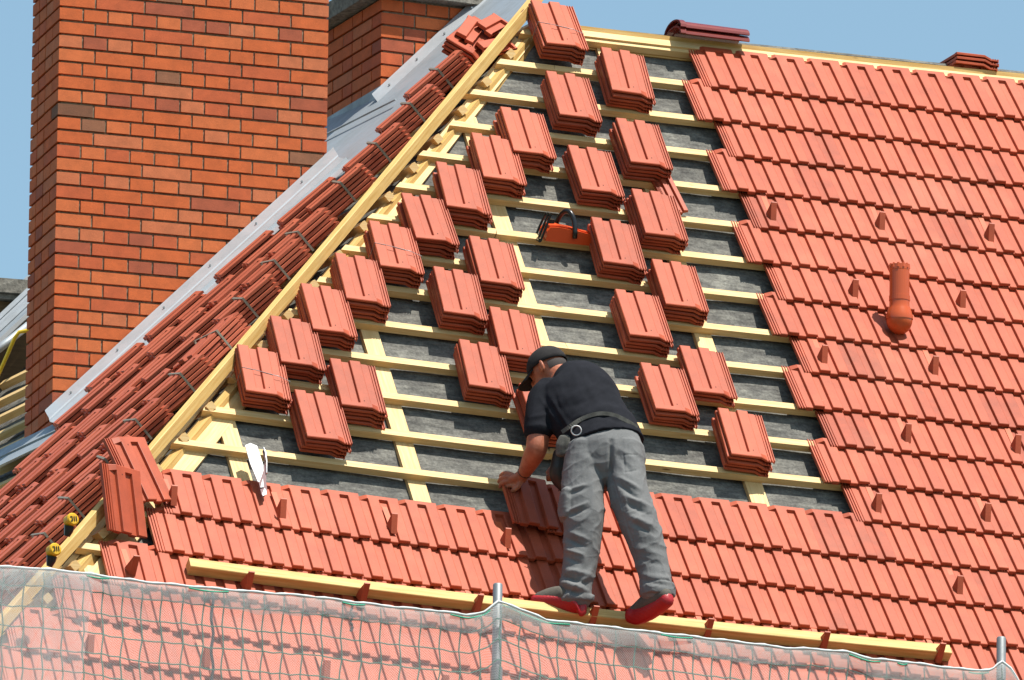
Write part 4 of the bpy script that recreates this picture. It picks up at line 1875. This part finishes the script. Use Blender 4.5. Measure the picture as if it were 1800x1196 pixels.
# ---- cap, hair
mbc = MB()
cu_ = up_h
vsn = []
nseg, nrow = 28, 9
CC = HC + up_h * .012
for j in range(nrow):
    th = (math.pi / 2) * (j / (nrow - 1)) * 1.06
    for i in range(nseg):
        ph = 2 * math.pi * i / nseg
        seam = 1 + .006 * math.cos(6 * ph)
        rr = math.sin(th)
        vsn.append(CC + (face_d * .108 * math.cos(ph) + ear_d * .088 * math.sin(ph)) * rr * seam + cu_ * (.100 * math.cos(th)))
fsn = [(j * nseg + i, j * nseg + (i + 1) % nseg, (j + 1) * nseg + (i + 1) % nseg, (j + 1) * nseg + i) for j in range(nrow - 1) for i in range(nseg)]
mbc.add(vsn, fsn)
cap_o = mbc.build('cap', M_CAP, per, smooth=True)
m_ = cap_o.modifiers.new('t', 'SOLIDIFY')
m_.thickness = .004
mbc = MB()
vb2 = []
for j in range(6):
    for i in range(15):
        ph = -1.15 + 2.3 * i / 14
        ext = .078 * (j / 5) * math.cos(ph * .78)
        base_ = CC + face_d * (.104 * math.cos(ph)) + ear_d * (.086 * math.sin(ph)) - cu_ * .004
        vb2.append(base_ + face_d * ext - cu_ * (.020 * (j / 5) + .016 * (1 - math.cos(ph)) * (1 + j / 5)))
mbc.add(vb2, [(j * 15 + i, j * 15 + i + 1, (j + 1) * 15 + i + 1, (j + 1) * 15 + i) for j in range(5) for i in range(14)])
br_ = mbc.build('brim', M_CAP, cap_o, smooth=True)
br_.parent = cap_o
br_.matrix_parent_inverse = Matrix.Identity(4)
m_ = br_.modifiers.new('t', 'SOLIDIFY')
m_.thickness = .005
mbc = MB()
vh = []
for j in range(6):
    for i in range(22):
        ph = math.pi * .64 + (2 * math.pi - math.pi * 1.28) * i / 21
        th = math.pi / 2 + .05 + .42 * j / 5
        rr = math.sin(th)
        k_ = 1 + .010 * mn.noise(Vector((ph * 9, th * 9, 0)))
        vh.append(HC + (face_d * .100 * math.cos(ph) + ear_d * .081 * math.sin(ph)) * rr * k_ + cu_ * (.094 * math.cos(th)))
mbc.add(vh, [(j * 22 + i, j * 22 + i + 1, (j + 1) * 22 + i + 1, (j + 1) * 22 + i) for j in range(5) for i in range(21)])
mbc.build('hair', M_HAIR, per, smooth=True)

# ---- belt, ring, pouch, watch
mbc = MB()
bp = [J(988, 760, .27), J(1003, 749, .255), J(1020, 738, .275), J(1040, 730, .268), J(1060, 727, .268), J(1082, 731, .270), J(1103, 741, .275), J(1120, 752, .30)]
bp = catm(bp, 5)
pts = []
for k, p in enumerate(bp):
    t = unit(bp[min(k + 1, len(bp) - 1)] - bp[max(k - 1, 0)])
    a = unit(CU - t * (CU @ t) + CF * .2)
    pts.append((p, a, unit(np.cross(t, a))))
mbc.sweep(pts, [(-.010, -.003), (.010, -.003), (.010, .003), (-.010, .003)])
mbc.build('belt', M_POUCH, per)
mbc = MB()
c = J(1013, 757, .215)
mbc.tube([c + (CR * math.cos(a_) + CU * math.sin(a_) * .95) * .024 for a_ in np.linspace(0, 2 * math.pi, 25)], .0032, 8, caps=False)
mbc.build('steel_ring', M_WHITE, per, smooth=True)
Pp = MB()
limb(Pp, [(994, 770, .27, 11, 8), (991, 784, .26, 15, 9), (992, 798, .26, 15, 8)], n=14)
fuse(Pp, 'tool_pouch', M_POUCH, .004, 2, lambda p, n: jitter(p, n) * 2)
Pp = MB()
limb(Pp, [(990, 796, .42, 17, 14), (986, 815, .42, 19, 15), (985, 838, .42, 19, 15), (992, 858, .42, 12, 12)], n=14)
fuse(Pp, 'holster', M_DARK, .005, 2, lambda p, n: jitter(p, n) * 1.5)
mbc = MB()
c = J(922, 831, .545)
ax_ = unit(J(918, 838, .56) - J(927, 822, .51))
a0 = unit(np.cross(ax_, CF))
b0 = np.cross(ax_, a0)
mbc.tube([c + (a0 * math.cos(q) + b0 * math.sin(q)) * .031 for q in np.linspace(0, 2 * math.pi, 21)], .0045, 8, caps=False)
mbc.build('wristwatch', M_BLACKP, per, smooth=True)

# ---- shoes
def shoe(js_up, js_sole, lab):
    u_ = MB()
    limb(u_, js_up, n=18)
    o_ = fuse(u_, 'shoe', M_SHOE, .005, 3)
    s_ = MB()
    limb(s_, js_sole, n=18)
    q_ = fuse(s_, 'rubber_sole', M_RUB, .005, 3, lambda p, n: .0012 * math.sin(p[0] * 420) * math.sin(p[2] * 420))
    q_.parent = o_
    q_.matrix_parent_inverse = Matrix.Identity(4)
    return o_


shoe([(944, 1052, .0, 8, 11), (962, 1049, -.01, 12, 15), (982, 1048, -.02, 15, 18), (1004, 1050, -.02, 18, 19), (1022, 1058, -.02, 15, 17)],
     [(937, 1059, .0, 8.5, 14), (955, 1063, -.02, 9, 18), (975, 1065, -.03, 8.5, 20), (1000, 1067, -.04, 8.5, 20), (1016, 1069, -.045, 8.5, 18), (1027, 1070, -.04, 7.5, 14)], 'l')
shoe([(1112, 1076, .02, 10, 10), (1126, 1069, .0, 14, 15), (1142, 1058, -.05, 17, 16), (1160, 1050, -.10, 15, 15), (1172, 1046, -.13, 12, 13)],
     [(1104, 1082, .02, 9, 13), (1120, 1082, .0, 13, 17), (1140, 1075, -.05, 15, 17), (1160, 1063, -.10, 15, 16), (1174, 1053, -.14, 13, 14)], 'r')
